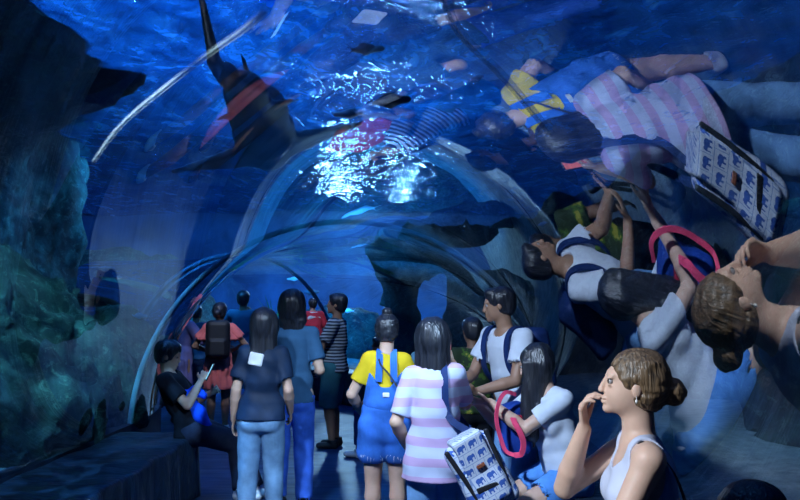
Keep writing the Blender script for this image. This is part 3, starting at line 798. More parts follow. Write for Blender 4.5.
# 1 woman in the foreground, seated at the right, hand at her chin (faces left)
P = Person(1.72, pelvis=(0, 0, .595), lean=(6, 0), head=(-2, 6, -2), hands=[(-.20, .34, .60), (.060, .230, 1.135)], elbow=[V(-.5, -1, -.6), V(.35, .5, -1)],
           feet=[(-.10, .46, .077), (.14, .50, .077)], knees=[V(0, .5, 1), V(0, .5, 1)], fdir=[None, V(-.12, .04, 1)], palm=[V(.3, 0, -1), V(-.35, -1, .1)], curl=(.3, .62), female=True, girth=.98, chest=1.04)
A = put_person(P, .80, 2.62, 84, 'woman with a low brown bun seated in the foreground, hand at her chin', sk_fair, .0055)
link('hair', P.hair('hair', .005, hr_brown, 'bun'), A)
link('tank_top', P.tank('tank_top', .0055, M_cloth('lilac_tank', (.50, .53, .66), .10), o=.010), A)
link('skirt', P.pants('skirt', .009, M_cloth('pale_blue_shorts', (.35, .45, .55)), length=.75, top=.03), A)
for i in (0, 1): link('shoe', P.shoe(i, 'shoe', m_black), A)
er = P.head_r((-.050, -.004, -.026)); S = Shape(); S.ell(er, (.0045, .0045, .007), None, .001); S.cone(er+V(0, 0, .003), er+V(0, 0, .018), .0012, .0012, .001)
link('earring', S.build('earring', .0016, M_plain('pearl', (.85, .82, .78), .2), .005), A)
st = [P.sh[0]+P.u*.035-P.lat*(-.028)+P.fw*.035, P.sh[0]+P.u*.050+P.lat*.03, P.sh[0]-P.u*.05-P.fw*.075+P.lat*.02, P.sh[0]-P.u*.25-P.fw*.12+P.lat*.04]
link('shoulder_strap', strap_mesh('shoulder_strap', st, .012, .004, m_black, P.u), A)

# 2 girl in white tee and denim shorts seated on the right bench
P = Person(1.60, pelvis=(0, 0, .60), lean=(14, 0), twist=10, head=(-42, -20, 4), hands=[(.06, .44, 1.02), (.20, .46, 1.00)], elbow=[V(-.35, -.4, -1), V(.6, -.3, -1)],
           feet=[(-.09, .40, .072), (.11, .42, .072)], knees=[V(-.1, .5, 1), V(.1, .5, 1)], fdir=[V(.2, 1, .1), V(-.1, 1, .1)], palm=[V(.5, 0, .8), V(-.5, 0, .8)], curl=(.35, .35), female=True, girth=1.02)
B = put_person(P, .83, 4.38, 108, 'girl in white tee and frayed denim shorts seated on the right bench', sk_fair, .007)
link('hair', P.hair('hair', .007, hr_black, 'long', .25, fall=V(.05, .12, -1)), B)
link('t_shirt', P.tee('t_shirt', .007, white_tee, hem=-.005, sleeve=.66, o=.014, fold=.009, seed=5, wide=1.04), B)
link('denim_shorts', P.pants('denim_shorts', .007, M_denim('denim_shorts_blue', (.07, .24, .62)), length=.52, o=.014, wide=.006), B)
for i in (0, 1): link('shoe', P.shoe(i, 'shoe', m_white), B)
Mw = Matrix.Translation(B.location) @ Matrix.Rotation(B.rotation_euler[2], 4, 'Z')
wB = [np.array(Mw @ Vector(P.wr[i])) for i in (0, 1)]
bp = P.wr[0]-(P.wr[0]-P.el[0])*.12
rg = [bp+V(.022*math.cos(a), 0, .022*math.sin(a)) for a in np.linspace(0, 2*PI, 17)[:-1]]
vv, ff = tube(rg, .004, 6, closed=True); link('bracelet', mesh_np('bracelet', vv, ff, M_plain('bracelet_beads', (.45, .40, .25), .3, .6)), B)

# 3 man in white tee with navy backpack, standing behind her, phone in his hands
P = Person(1.70, lean=(12, 0), head=(-36, -8, 0), hands=[(-.10, .42, 1.02), (.10, .44, 1.04)], elbow=[V(-.7, -.4, -1), V(.7, -.4, -1)], fdir=[V(.3, 1, .2), V(-.3, 1, .2)], palm=[V(.4, 0, .9), V(-.4, 0, .9)], curl=(.4, .4), chest=1.05)
C = put_person(P, .66, 5.12, 122, 'man in white tee with navy backpack straps looking down to the left', sk_tan, .008)
link('hair', P.hair('hair', .007, hr_black, 'short'), C)
link('t_shirt', P.tee('t_shirt', .008, white_tee, hem=-.02, sleeve=.6, o=.018, fold=.008, seed=9), C)
link('jeans', P.pants('jeans', .009, jeans_l, length=1.92), C)
for i in (0, 1): link('shoe', P.shoe(i, 'shoe', m_black), C)
o = link('backpack', None, None, C.location, C.rotation_euler[2]); tag(o, 'navy backpack on the back of the white shirt man', 'backpack')
navy = M_cloth('navy_nylon', (.01, .03, .12), .2, .6)
S = Shape(); S.box(P.P+P.u*.17*P.H-P.fw*.19, (.15, .075, .21), rotm(0, -12, 0), .05, .01); link('pack_body', S.build('pack_body', .01, navy), o)
for sg in (-1, 1):
    q = P.sh[(sg+1)//2]-P.lat*sg*.055
    link('strap', strap_mesh('strap', [q-P.fw*.12-P.u*.02, q-P.fw*.03+P.u*.065, q+P.fw*.06+P.u*.05, q+P.fw*.115-P.u*.06, q+P.fw*.115-P.u*.20+P.lat*sg*.02, q+P.fw*.02-P.u*.34+P.lat*sg*.06], .045, .012, navy, across=P.lat), o)
MC = Matrix.Translation(C.location) @ Matrix.Rotation(C.rotation_euler[2], 4, 'Z')
ph = np.array(MC @ Vector((P.wr[0]+P.wr[1])/2+V(0, .10, .04)))
phone(ph, np.array(Matrix.Rotation(math.radians(122), 3, 'Z') @ Matrix.Rotation(math.radians(-50), 3, 'X')), 'dark phone in the hands of the white shirt man', glow=m_black)

# 4 girl in pink and white striped tee, back to us, phone raised
P = Person(1.50, pelvis=(0, 0, .775), lean=(4, -2), head=(-14, -10, -4), hands=[(-.17, .14, .80), (.085, .24, 1.235)], elbow=[V(-.55, -1, -.3), V(.3, .0, -1)],
           fdir=[None, V(-.25, .1, 1)], palm=[None, V(-1, 0, .1)], curl=(.3, .7), female=True, girth=1.0, chest=.86)
D = put_person(P, .085, 4.02, -4, 'girl in pink and white striped tee seen from behind, hair over her shoulders', sk_light, .0065)
link('hair', P.hair('hair', .006, hr_black, 'long', .235, vol=1.12, fall=V(0, -.12, -1)), D)
m_ps = M_stripe('pink_white_stripes', [(0, (.52, .36, .60)), (.46, (.52, .57, .76)), (.5, (.50, .56, .76))], .098, .03)
link('t_shirt', P.tee('t_shirt', .0065, m_ps, hem=-.075, sleeve=.85, o=.014, fold=.009, seed=3, wide=1.05, flare=.016, sl_o=.012), D)
link('jeans', P.pants('jeans', .009, jeans_l, length=1.92, o=.010, wide=.01, top=-.03), D)
for i in (0, 1): link('shoe', P.shoe(i, 'shoe', m_white), D)
MD = Matrix.Translation(D.location) @ Matrix.Rotation(D.rotation_euler[2], 4, 'Z')
hp = np.array(MD @ Vector(P.wr[1]+V(-.045, .02, .10)))
phone(hp, np.array(Matrix.Rotation(math.radians(-20), 3, 'Z')), 'lit phone raised by the girl in the pink striped tee', glow=M_glow('phone_red', (.9, .25, .3), .8))

# elephant print bag on her right hip
t = NT('elephant_print'); p = t.obj(); sp = t.n('ShaderNodeSeparateXYZ', {'Vector': p}); mt = t.math
TW, TH = .062, .060
row = mt('FLOOR', mt('DIVIDE', sp.outputs[2], TH)); u = mt('FRACT', mt('ADD', mt('DIVIDE', mt('ADD', sp.outputs[0], sp.outputs[1]), TW), mt('MULTIPLY', row, .5))); v = mt('FRACT', mt('DIVIDE', sp.outputs[2], TH))
def disc(cx, cy, rx, ry):
    a = mt('DIVIDE', mt('SUBTRACT', u, cx), rx); b = mt('DIVIDE', mt('SUBTRACT', v, cy), ry)
    return mt('LESS_THAN', mt('ADD', mt('MULTIPLY', a, a), mt('MULTIPLY', b, b)), 1)
def rect(x0, x1, y0, y1):
    return mt('MULTIPLY', mt('MULTIPLY', mt('GREATER_THAN', u, x0), mt('LESS_THAN', u, x1)), mt('MULTIPLY', mt('GREATER_THAN', v, y0), mt('LESS_THAN', v, y1)))
el = disc(.46, .56, .26, .21)
for q in (disc(.76, .62, .13, .15), rect(.24, .36, .18, .5), rect(.54, .66, .18, .5), rect(.84, .91, .25, .62)): el = mt('MAXIMUM', el, q)
ln = mt('MAXIMUM', mt('LESS_THAN', v, .05), mt('LESS_THAN', u, .04))
c = t.mix(el, (.62, .68, .80), (.04, .12, .46)); c = t.mix(ln, c, (.25, .35, .62))
m_el = t.fin(t.bsdf(c, .8))
bl = at(478, 466, 3.80)
bag = link('shoulder_bag', None, None, bl); bag.rotation_euler = (math.radians(-6), math.radians(-28), math.radians(12)); tag(bag, 'white and blue elephant print bag hanging at the right hip of the striped girl', 'bag')
S = Shape(); S.box((0, 0, -.02), (.125, .06, .19), None, .045, .01); S.box((0, -.052, -.07), (.09, .035, .10), None, .03, .012)
S.disp(lambda X, Y, Z: .004*vnoise(X, Y, Z, 14)); bbody = link('bag_body', S.build('bag_body', .006, m_el), bag)
S = Shape(); S.box((0, -.078, .075), (.078, .016, .115), rotm(0, 8, 0), .014, .01); S.box((0, -.02, .175), (.078, .07, .02), None, .015, .02); flap = link('flap', S.build('flap', .005, m_el), bag)
S = Shape(); S.box((0, -.098, .035), (.022, .004, .010), rotm(0, 8, 0), .003, .001); link('leather_label', S.build('leather_label', .0025, M_plain('leather', (.32, .10, .05), .5), .01), flap)
for x in (-1, 1):
    S = Shape(); S.box((x*.098, -.055, .02), (.012, .014, .15), rotm(0, 0, x*6), .008, .006); link('side_trim', S.build('side_trim', .005, m_black), bbody)
S = Shape(); S.box((.0, -.074, -.075), (.075, .014, .016), rotm(0, 0, 8), .008, .006); link('zip_flap', S.build('zip_flap', .004, m_black), bbody)
inv = (Matrix.Translation(bag.location) @ bag.rotation_euler.to_matrix().to_4x4()).inverted()
W2 = lambda q: np.array(inv @ Vector(q))
S1 = np.array(MD @ Vector(P.sh[1])); un = V(0, 0, 1)
link('strap', strap_mesh('strap', [W2(bl+V(-.05, .02, .18)), W2(S1+V(-.045, -.105, -.20)), W2(S1+V(-.060, -.085, -.02)), W2(S1+V(-.065, -.01, .062)), W2(S1+V(-.06, .09, -.02)), W2(S1+V(.02, .16, -.24)), W2(bl+V(.02, .10, .12))], .036, .005, navy, np.array(inv.to_3x3() @ Vector((0, -1, .2)))), bag)

# 5 girl in yellow tee and denim dungaree shorts
P = Person(1.50, lean=(3, 1), head=(-6, -4, 0), hands=[(-.17, .22, .84), (.14, .26, .86)], elbow=[V(-.8, -.6, -.6), V(.8, -.6, -.6)], female=True, girth=1.05, chest=.86)
E_ = put_person(P, -.23, 5.0, 3, 'girl in yellow tee and frayed denim dungaree shorts, hair in a top bun', sk_fair, .008)
link('hair', P.hair('hair', .007, hr_black, 'topbun', vol=1.05), E_)
link('t_shirt', P.tee('t_shirt', .008, M_cloth('yellow_tee', (.72, .52, .02), .10), hem=.02, sleeve=.62, o=.012, fold=.006, seed=12), E_)
m_dun = M_denim('denim_dungaree', (.02, .13, .52))
sh = link('dungaree_shorts', P.pants('dungaree_shorts', .008, m_dun, length=.44, o=.018, top=.13, wide=.022), E_)
S = Shape(); S.ecap(P.P+P.u*.10*P.H, P.P+P.u*.22*P.H, (.100*P.H, .080*P.H), (.080*P.H, .082*P.H), P.lat, .01)

S.cut(P.P+P.u*.235*P.H, P.u); 
ztop = P.P[2]+.17*P.H
S.post.append(lambda F, X, Y, Z: np.where(Z > ztop, np.maximum(F, (.030+(Z-ztop)*.8)-np.abs(X-P.P[0])), F))
bib = link('dungaree_bib', S.build('dungaree_bib', .007, m_dun), E_)
for sg in (-1, 1):
    q = P.sh[(sg+1)//2]-P.lat*sg*.07
    link('strap', strap_mesh('strap', [P.P+P.u*.19*P.H+P.lat*sg*.05-P.fw*.118, q-P.fw*.095-P.u*.02, q+P.u*.068, q+P.fw*.085-P.u*.02, P.P+P.u*.19*P.H+P.lat*sg*.06+P.fw*.125], .044, .008, m_dun, across=P.lat), E_)
b0 = P.P+P.u*.135*P.H-P.fw*.127; S = Shape(); S.box(b0, (.022, .004, .015), None, .002, .001); link('white_patch', S.build('white_patch', .0035, m_white, .01), bib)
vv = []; ff = []
for i, sg in enumerate((-1, 1)):                      # frayed threads of both hems
    rn = random.Random(4+i); hp, kn = P.hip[i], P.kn[i]; e = hp+(kn-hp)*.44; rr = .046*P.H*1.05+.036
    for k in range(70):
        a = 2*PI*k/70; c0 = e+V(math.cos(a)*rr*.98, math.sin(a)*rr, -.004); l = rn.uniform(.025, .07); dx = rn.uniform(-.02, .02)
        b = len(vv); vv += [c0+V(-.004, 0, 0), c0+V(.004, 0, 0), c0+V(dx, 0, -l), c0+V(0, .003, 0)]; ff += [[b, b+1, b+2, b+2], [b+1, b+3, b+2, b+2], [b+3, b, b+2, b+2]]
link('frayed_hem', mesh_np('frayed_hem', vv, [f[:3] for f in ff], M_plain('threads', (.6, .66, .75), .8), False), sh)
link('bag_strap', strap_mesh('bag_strap', [P.sh[0]+P.lat*.05+P.u*.06-P.fw*.02, P.sh[0]+P.lat*.08-P.fw*.115-P.u*.03, P.P+P.u*.22*P.H-P.fw*.14+P.lat*.02, P.P+P.u*.12*P.H-P.fw*.14+P.lat*.12, P.P+P.u*.03*P.H+P.lat*.185-P.fw*.03], .012, .005, m_black, P.fw), E_)
for i in (0, 1): link('shoe', P.shoe(i, 'shoe', m_white), E_)

# 6 man in slate blue tee and blue jeans
P = Person(1.67, lean=(2, 0), head=(-6, 2, 0), hands=[(-.22, .12, .86), (.19, .22, 1.02)], elbow=[V(-.4, -1, -.3), V(.3, -1, -.6)], feet=[(-.10, .02, .075), (.11, -.04, .075)], chest=.92, girth=1.0)
F_ = put_person(P, -1.0, 5.86, 2, 'person in slate blue tee and bright blue jeans seen from behind', sk_light, .009)
link('hair', P.hair('hair', .009, hr_black, 'bob', .095, vol=1.2), F_)
link('t_shirt', P.tee('t_shirt', .009, M_cloth('slate_tee', (.035, .11, .22), .15), hem=-.03, sleeve=.72, o=.014, fold=.008, seed=15, wide=1.02, flare=.012), F_)
link('jeans', P.pants('jeans', .009, jeans_v, length=1.95, o=.010, wide=.012, fold=.006, top=.0), F_)
for i in (0, 1): link('shoe', P.shoe(i, 'shoe', m_black), F_)

# 7 woman in navy top and pale trousers, long black hair
P = Person(1.53, lean=(2, 1), head=(10, 0, 0), hands=[(-.20, .06, .76), (.19, .14, .80)], elbow=[V(-.3, -1, -.3), V(.3, -1, -.3)], female=True, girth=1.0, chest=.88, feet=[(-.10, 0, .07), (.09, .05, .07)])
G = put_person(P, -1.12, 5.32, 4, 'woman in navy top and pale grey blue trousers, long black hair', sk_fair, .008)
link('hair', P.hair('hair', .008, hr_black, 'long', .20, vol=1.22, fall=V(0, -.1, -1)), G)
link('blouse', P.tee('blouse', .008, M_cloth('navy_top', (.008, .022, .055), .3, .6), hem=-.02, sleeve=.70, o=.018, fold=.010, seed=18, wide=1.04, sl_o=.022, flare=.012), G)
S = Shape(); S.box(P.nb-P.u*.045*P.H-P.fw*.066*P.H+P.lat*-.035, (.05, .012, .045), rotm(0, 0, 12), .01, .01); link('white_collar', S.build('white_collar', .006, m_white), G)
link('trousers', P.pants('trousers', .008, M_denim('trousers_pale', (.11, .22, .36)), length=1.95, o=.010, wide=.010, fold=.006, top=.01), G)
for i in (0, 1): link('shoe', P.shoe(i, 'shoe', m_black), G)

# 8 woman in coral dress with black backpack
P = Person(1.58, lean=(3, 0), head=(-12, 0, 0), hands=[(-.16, .24, .98), (.18, .22, 1.0)], elbow=[V(-1, -.4, -.6), V(1, -.4, -.6)], female=True)
Hh = put_person(P, -2.48, 9.25, 10, 'woman in short coral dress seen from behind', sk_tan, .011)
link('hair', P.hair('hair', .011, hr_black, 'bun', vol=1.1), Hh)
m_cor = M_cloth('coral_cloth', (.85, .20, .19), .10)
link('dress', P.dress('dress', .010, m_cor, hem=.335, flare=.02, sleeve=.55), Hh)
S = Shape(); S.ecap(P.nb-P.u*.00*P.H, P.nb-P.u*.105*P.H, (.09*P.H, .06*P.H), (.165*P.H, .085*P.H), P.lat, .01, we=.02); S.cut(P.nb-P.u*.12*P.H, -P.u)
S.post.append(lambda F, X, Y, Z: np.maximum(F, .075-np.sqrt((X-P.nb[0])**2+(Y-P.nb[1])**2+(Z-P.nb[2]-.03)**2)))
link('cape_sleeve', S.build('cape_sleeve', .010, m_cor), Hh)
for i in (0, 1): link('shoe', P.shoe(i, 'shoe', m_white), Hh)
o = link('backpack', None, None, Hh.location, Hh.rotation_euler[2]); tag(o, 'black backpack on the woman in the coral dress', 'backpack')
S = Shape(); S.box(P.P+P.u*.195*P.H-P.fw*.20, (.145, .075, .235), rotm(0, -3, 0), .07, .01); S.box(P.P+P.u*.13*P.H-P.fw*.27, (.10, .03, .10), rotm(0, -3, 0), .028, .02); link('pack_body', S.build('pack_body', .010, m_black), o)
for sg in (-1, 1):
    q = P.sh[(sg+1)//2]-P.lat*sg*.06
    link('strap', strap_mesh('strap', [q-P.fw*.15-P.u*.02, q-P.fw*.03+P.u*.075, q+P.fw*.07+P.u*.04, q+P.fw*.11-P.u*.2, q-P.u*.36+P.fw*.03], .05, .012, m_black, across=P.lat), o)

# 9 woman in a long lavender shirt dress at the left
P = Person(1.60, lean=(3, 0), head=(-20, -4, 0), hands=[(-.12, .30, 1.12), (.12, .30, 1.08)], elbow=[V(-1, -.2, -1), V(1, -.2, -1)], female=True)
I_ = put_person(P, -3.17, 9.95, -35, 'woman in long lavender shirt dress with long dark hair, standing behind the left rib', sk_tan, .012)
link('hair', P.hair('hair', .011, hr_black, 'long', .26, vol=1.12), I_)
link('dress', P.dress('dress', .011, M_cloth('lavender_cloth', (.20, .17, .34), .15), hem=.16, flare=.03, sleeve=1.0), I_)
for i in (0, 1): link('shoe', P.shoe(i, 'shoe', m_black), I_)

# 10 boy in slate shirt between them
P = Person(1.55, lean=(2, 0), head=(-30, 0, 0), female=False)
J = put_person(P, -3.22, 10.75, 10, 'boy in slate shirt standing between the lavender dress and the coral dress', sk_tan, .012)
link('hair', P.hair('hair', .012, hr_black, 'short', vol=1.05), J)
link('t_shirt', P.tee('t_shirt', .012, M_cloth('grey_blue_tee', (.06, .15, .24), .12), o=.02, sleeve=.7, wide=1.1), J)
link('trousers', P.pants('trousers', .012, M_denim('navy_trousers', (.012, .05, .14))), J)
for i in (0, 1): link('shoe', P.shoe(i, 'shoe', m_black), J)

# 11 man in grey blue tee photographing the tank
P = Person(1.76, lean=(0, 0), head=(-4, 8, 0), hands=[(-.10, .30, 1.45), (.10, .30, 1.45)], elbow=[V(-1, .1, -.8), V(1, .1, -.8)], chest=.98)
K = put_person(P, -2.62, 11.1, 4, 'man in grey blue tee holding up a phone, behind the coral dress', sk_tan, .012)
link('hair', P.hair('hair', .012, hr_black, 'short', vol=1.04), K)
link('t_shirt', P.tee('t_shirt', .012, M_cloth('blue_grey_tee', (.10, .28, .42), .12), o=.022, sleeve=.7, wide=1.1), K)
link('trousers', P.pants('trousers', .012, M_denim('black_trousers', (.01, .02, .04))), K)
for i in (0, 1): link('shoe', P.shoe(i, 'shoe', m_black), K)
MK = Matrix.Translation(K.location) @ Matrix.Rotation(K.rotation_euler[2], 4, 'Z')

# 12 man in striped shirt and teal shorts holding a child
P = Person(1.68, lean=(-3, 0), head=(8, 4, 0), hands=[(-.05, .30, 1.08), (.02, .34, 1.22)], elbow=[V(-.8, -.6, -.8), V(.8, -.6, -.8)], fdir=[V(1, .3, 0), V(-1, .3, 0)], palm=[V(0, 0, 1), V(0, -1, 0)], girth=1.05)
Q = put_person(P, -.95, 8.35, 82, 'man in black and white striped shirt and teal shorts carrying a child', sk_tan, .010)
link('hair', P.hair('hair', .010, hr_black, 'short', vol=1.08), Q)
m_bw = M_stripe('black_white_stripes', [(0, (.45, .52, .58)), (.45, (.03, .04, .06)), (.5, (.03, .04, .06))], .034)
link('t_shirt', P.tee('t_shirt', .010, m_bw, o=.02, sleeve=.7, hem=-.03, wide=1.08), Q)
link('shorts', P.pants('shorts', .010, M_cloth('teal_shorts', (.05, .21, .25), .15), length=.95, o=.02, wide=.02), Q)
for i in (0, 1): link('shoe', P.shoe(i, 'shoe', m_black), Q)
# 13 the child he carries
P = Person(.90, pelvis=(0, 0, 1.20), lean=(8, 0), head=(-10, 0, 0), hands=[(-.12, .16, 1.34), (.12, .16, 1.34)], feet=[(-.07, .12, .92), (.08, .12, .92)], knees=[V(-.4, 1, .3), V(.4, 1, .3)], girth=1.15)
Tt = put_person(P, -1.17, 8.28, 30, 'small child in red and white top carried by the striped shirt man', sk_fair, .009)
link('hair', P.hair('hair', .008, hr_black, 'short', vol=1.05), Tt)
link('top', P.tee('top', .008, M_cloth('red_top', (.75, .05, .08), .1), o=.012, sleeve=.9), Tt)
link('leggings', P.pants('leggings', .008, M_cloth('white_leggings', (.6, .65, .72), .1), length=1.9), Tt)
S = Shape(); S.ecap(P.nb, P.nb-P.u*.05, (.07, .05), (.10, .065), P.lat, .01); S.cut(P.nb+P.u*.012, P.u); link('white_collar', S.build('white_collar', .007, m_white), Tt)

# 14 boy in black seated at the end of the left bench
P = Person(1.60, pelvis=(0, 0, .56), lean=(-30, 0), head=(-4, -14, 0), hands=[(-.10, .12, .84), (.06, .06, .95)], elbow=[V(-.8, -.3, -1), V(.8, -.2, -1)], feet=[(-.04, .50, .072), (.05, .40, .072)], knees=[V(-.05, .4, 1), V(.05, .4, 1)], curl=(.6, .6))
U = put_person(P, -1.84, 6.14, -86, 'boy in black tee seated at the end of the left bench looking at a phone', sk_light, .009)
link('hair', P.hair('hair', .008, hr_black, 'short', vol=1.15), U)
link('t_shirt', P.tee('t_shirt', .009, M_cloth('black_tee', (.006, .008, .014), .3), o=.02, sleeve=.7, wide=1.1), U)
link('jeans', P.pants('jeans', .008, jeans_d, length=1.9, o=.018, wide=.012), U)
for i in (0, 1): link('shoe', P.shoe(i, 'shoe', m_white), U)
MU = Matrix.Translation(U.location) @ Matrix.Rotation(U.rotation_euler[2], 4, 'Z')
phone(np.array(MU @ Vector(P.wr[1]+V(-.02, .07, .07))), np.array(Matrix.Rotation(math.radians(-70), 3, 'Z') @ Matrix.Rotation(math.radians(-25), 3, 'X')), 'phone held by the boy in black on the left bench')
o = link('jacket', None, None, at(196, 408, 6.05)); tag(o, 'bright blue jacket bundled in the lap of the seated boy', 'jacket')
S = Shape(); S.cone((-.07, 0, .10), (.02, 0, -.03), .05, .06, .03); S.cone((.02, 0, -.03), (.09, 0, -.13), .06, .045, .03); S.cone((-.02, .02, .14), (.06, .02, .10), .045, .03, .03)
S.disp(lambda X, Y, Z: .014*vnoise(X, Y, Z*.6, 22)); link('jacket_cloth', S.build('jacket_cloth', .006, M_cloth('vivid_blue', (.01, .10, .85), .15)), o)

# 15 half hidden person on a stool beyond the dungaree girl
P = Person(1.60, pelvis=(0, 0, .50), lean=(18, 0), head=(0, -10, 0), hands=[(-.15, .35, .55), (.12, .35, .55)], feet=[(-.10, .40, .072), (.10, .34, .072)], knees=[V(0, .5, 1), V(0, .5, 1)], female=True)
Wp = put_person(P, -.22, 7.75, 70, 'half hidden person in blue jeans and white shoes seated behind the dungaree girl', sk_tan, .011)
link('hair', P.hair('hair', .011, hr_black, 'short'), Wp)
link('t_shirt', P.tee('t_shirt', .011, M_cloth('black_tee_far', (.008, .012, .02), .2)), Wp)
link('jeans', P.pants('jeans', .010, M_denim('denim_deep', (.012, .05, .22)), length=1.85), Wp)
for i in (0, 1): link('shoe', P.shoe(i, 'shoe', m_white), Wp)
o = link('stool', None, None, (-.20, 7.75, 0)); tag(o, 'low black stool under the half hidden seated person', 'stool')
S = Shape(); S.box((0, 0, .385), (.17, .17, .025), None, .015, .005); link('seat', S.build('seat', .01, m_black), o)
for a in (-1, 1):
    for b in (-1, 1):
        S = Shape(); S.cone((a*.14, b*.14, .015), (a*.12, b*.12, .37), .014, .016, .01); link('leg', S.build('leg', .007, m_black, .01), o)

# 16 child in a green and yellow patterned shirt in the dark gap
t = NT('camouflage'); p = t.obj(); m_cam = t.fin(t.bsdf(t.ramp(t.noise(p, 14, 2), [(.42, (.012, .03, .01)), (.52, (.05, .11, .012)), (.62, (.28, .26, .03))], 'CONSTANT'), .85))
P = Person(1.46, lean=(2, 0), head=(10, -5, 0))
X_ = put_person(P, .42, 5.95, 15, 'child in green and yellow patterned shirt in the dark behind the striped girl', sk_dim, .010)
link('hair', P.hair('hair', .010, hr_black, 'short', vol=1.08), X_)
link('t_shirt', P.tee('t_shirt', .010, m_cam, o=.02, sleeve=.7), X_); link('trousers', P.pants('trousers', .011, M_cloth('black_cloth', (.006, .008, .012))), X_)
for i in (0, 1): link('shoe', P.shoe(i, 'shoe', m_black), X_)

# 17 dark haired child whose crown shows at the lower right edge
P = Person(1.26, pelvis=(0, 0, .51), lean=(4, 0), head=(0, -8, 0), feet=[(-.10, .36, .06), (.10, .36, .06)], knees=[V(0, .5, 1), V(0, .5, 1)], hands=[(-.1, .25, .6), (.1, .25, .6)])
Y_ = put_person(P, .89, 1.98, 85, 'seated child of whom only black hair shows at the lower right edge', sk_tan, .010)
link('hair', P.hair('hair', .009, hr_black, 'bob', .08, vol=1.15), Y_)
link('t_shirt', P.tee('t_shirt', .010, M_cloth('dark_tee', (.01, .02, .04)), sleeve=.6), Y_); link('trousers', P.pants('trousers', .010, M_cloth('black_cloth', (.006, .008, .012))), Y_)
for i in (0, 1): link('shoe', P.shoe(i, 'shoe', m_black), Y_)

# blue backpack with pink straps held by the seated girl
o = link('backpack', None, None, at(512, 428, 4.32)); o.rotation_euler = (0, 0, math.radians(10)); tag(o, 'blue backpack with bright pink straps held by the girl in denim shorts', 'backpack')
S = Shape(); S.box((.01, .04, .0), (.085, .06, .15), rotm(0, 0, -8), .045, .01); S.disp(lambda X, Y, Z: .008*vnoise(X, Y, Z, 18)); pbody = link('pack_body', S.build('pack_body', .007, M_cloth('pack_blue', (.012, .05, .30), .3, .6)), o)
pk = M_cloth('pink_strap', (.95, .09, .20), .1, .5)
q = lambda px, py, dy=0: at(px, py, 4.22+dy)-np.array(o.location)
def rz(v): a = -math.radians(10); return V(v[0]*math.cos(a)-v[1]*math.sin(a), v[0]*math.sin(a)+v[1]*math.cos(a), v[2])
link('strap', strap_mesh('strap', [rz(q(*v)) for v in ((514, 393, .05), (504, 391, .0), (497, 402, -.02), (495, 418, -.02), (499, 436, -.02), (504, 448, -.03), (512, 452, -.04))], .021, .010, pk, (.2, -1, .2)), o)
link('strap', strap_mesh('strap', [rz(q(*v)) for v in ((512, 452, -.04), (519, 450, -.05), (521, 440, -.05), (518, 430, -.05), (514, 423, -.04), (511, 416, .0))], 0.030, .010, pk, (.2, -1, .2)), o)
link('zip_pocket', (lambda S: S.build('zip_pocket', .005, M_cloth('pocket_red', (.35, .02, .05))))(Shape().box((.0, -.03, .07), (.05, .012, .025), rotm(0, 0, 10), .01, .01)), pbody)
# ---------------------------------------------------------------- camera, lights, world
cd = bpy.data.cameras.new('camera'); cam = bpy.data.objects.new('camera', cd); COL.objects.link(cam)
cd.sensor_fit = 'HORIZONTAL'; cd.sensor_width = 36; cd.lens = FPX/800*36; cd.clip_end = 100; cd.clip_start = .05
cam.location = (0, 0, CAMZ)
ya = math.atan((VX-400)/FPX); pa = math.atan((VY-250)/FPX)
cam.rotation_euler = (PI/2+pa, 0, ya)
scn.camera = cam
def light(name, typ, loc, tgt, power, col, size=.3, spot=None, blend=.6):
    ld = bpy.data.lights.new(name, typ); ld.energy = power; ld.color = col
    if typ == 'SPOT': ld.spot_size = math.radians(spot or 60); ld.spot_blend = blend; ld.shadow_soft_size = size
    elif typ == 'AREA': ld.size = size
    elif typ == 'SUN': ld.angle = size
    else: ld.shadow_soft_size = size
    o = bpy.data.objects.new(name, ld); COL.objects.link(o); o.location = tuple(loc)
    d = Vector(tuple(np.asarray(tgt, float)-np.asarray(loc, float))); o.rotation_euler = d.to_track_quat('-Z', 'Y').to_euler()
    return o
def gobo(o, scale, stretch, lo=.45, hi=.62, floor=.15):  # noise in a spot's strength stands in for rippled caustic light
    ld = o.data; ld.use_nodes = True; nt = ld.node_tree; em = nt.nodes['Emission']
    tc = nt.nodes.new('ShaderNodeTexCoord'); mp = nt.nodes.new('ShaderNodeMapping'); mp.inputs['Scale'].default_value = stretch
    nz = nt.nodes.new('ShaderNodeTexNoise'); nz.inputs['Scale'].default_value = scale; nz.inputs['Detail'].default_value = 2; nz.inputs['Distortion'].default_value = .8
    mr = nt.nodes.new('ShaderNodeMapRange'); mr.inputs['From Min'].default_value = lo; mr.inputs['From Max'].default_value = hi; mr.inputs['To Min'].default_value = floor
    nt.links.new(tc.outputs['Normal'], mp.inputs[0]); nt.links.new(mp.outputs[0], nz.inputs[0]); nt.links.new(nz.outputs[0], mr.inputs[0]); nt.links.new(mr.outputs[0], em.inputs['Strength'])
light('sun_through_water', 'SUN', (0, 6, 12), (.35, 6.6, 0), 1.0, (.35, .68, 1), .04)
light('water_glow_fill', 'SPOT', (-1.2, 9.0, 9.0), (-1.1, 8.2, 0), 2600, (.30, .66, 1), .5, 66, 1.0)  # added unseen spot overhead, brightens the middle of the water
light('water_glow_fill', 'SPOT', (-2.3, 5.5, 8.0), (-2.4, 6.0, 0), 1900, (.22, .60, 1), .5, 60, 1.0)  # added unseen spot overhead, brightens the water at the upper left
light('glitter_helper', 'POINT', (-1.75, 17.0, 3.35), (0, 0, 0), 330, (.35, .68, 1), .2)  # added unseen point light, placed to make the left glint column
light('glitter_helper', 'POINT', (-.42, 17.0, 3.35), (0, 0, 0), 130, (.4, .72, 1), .1)  # second added point light, for the right glint column
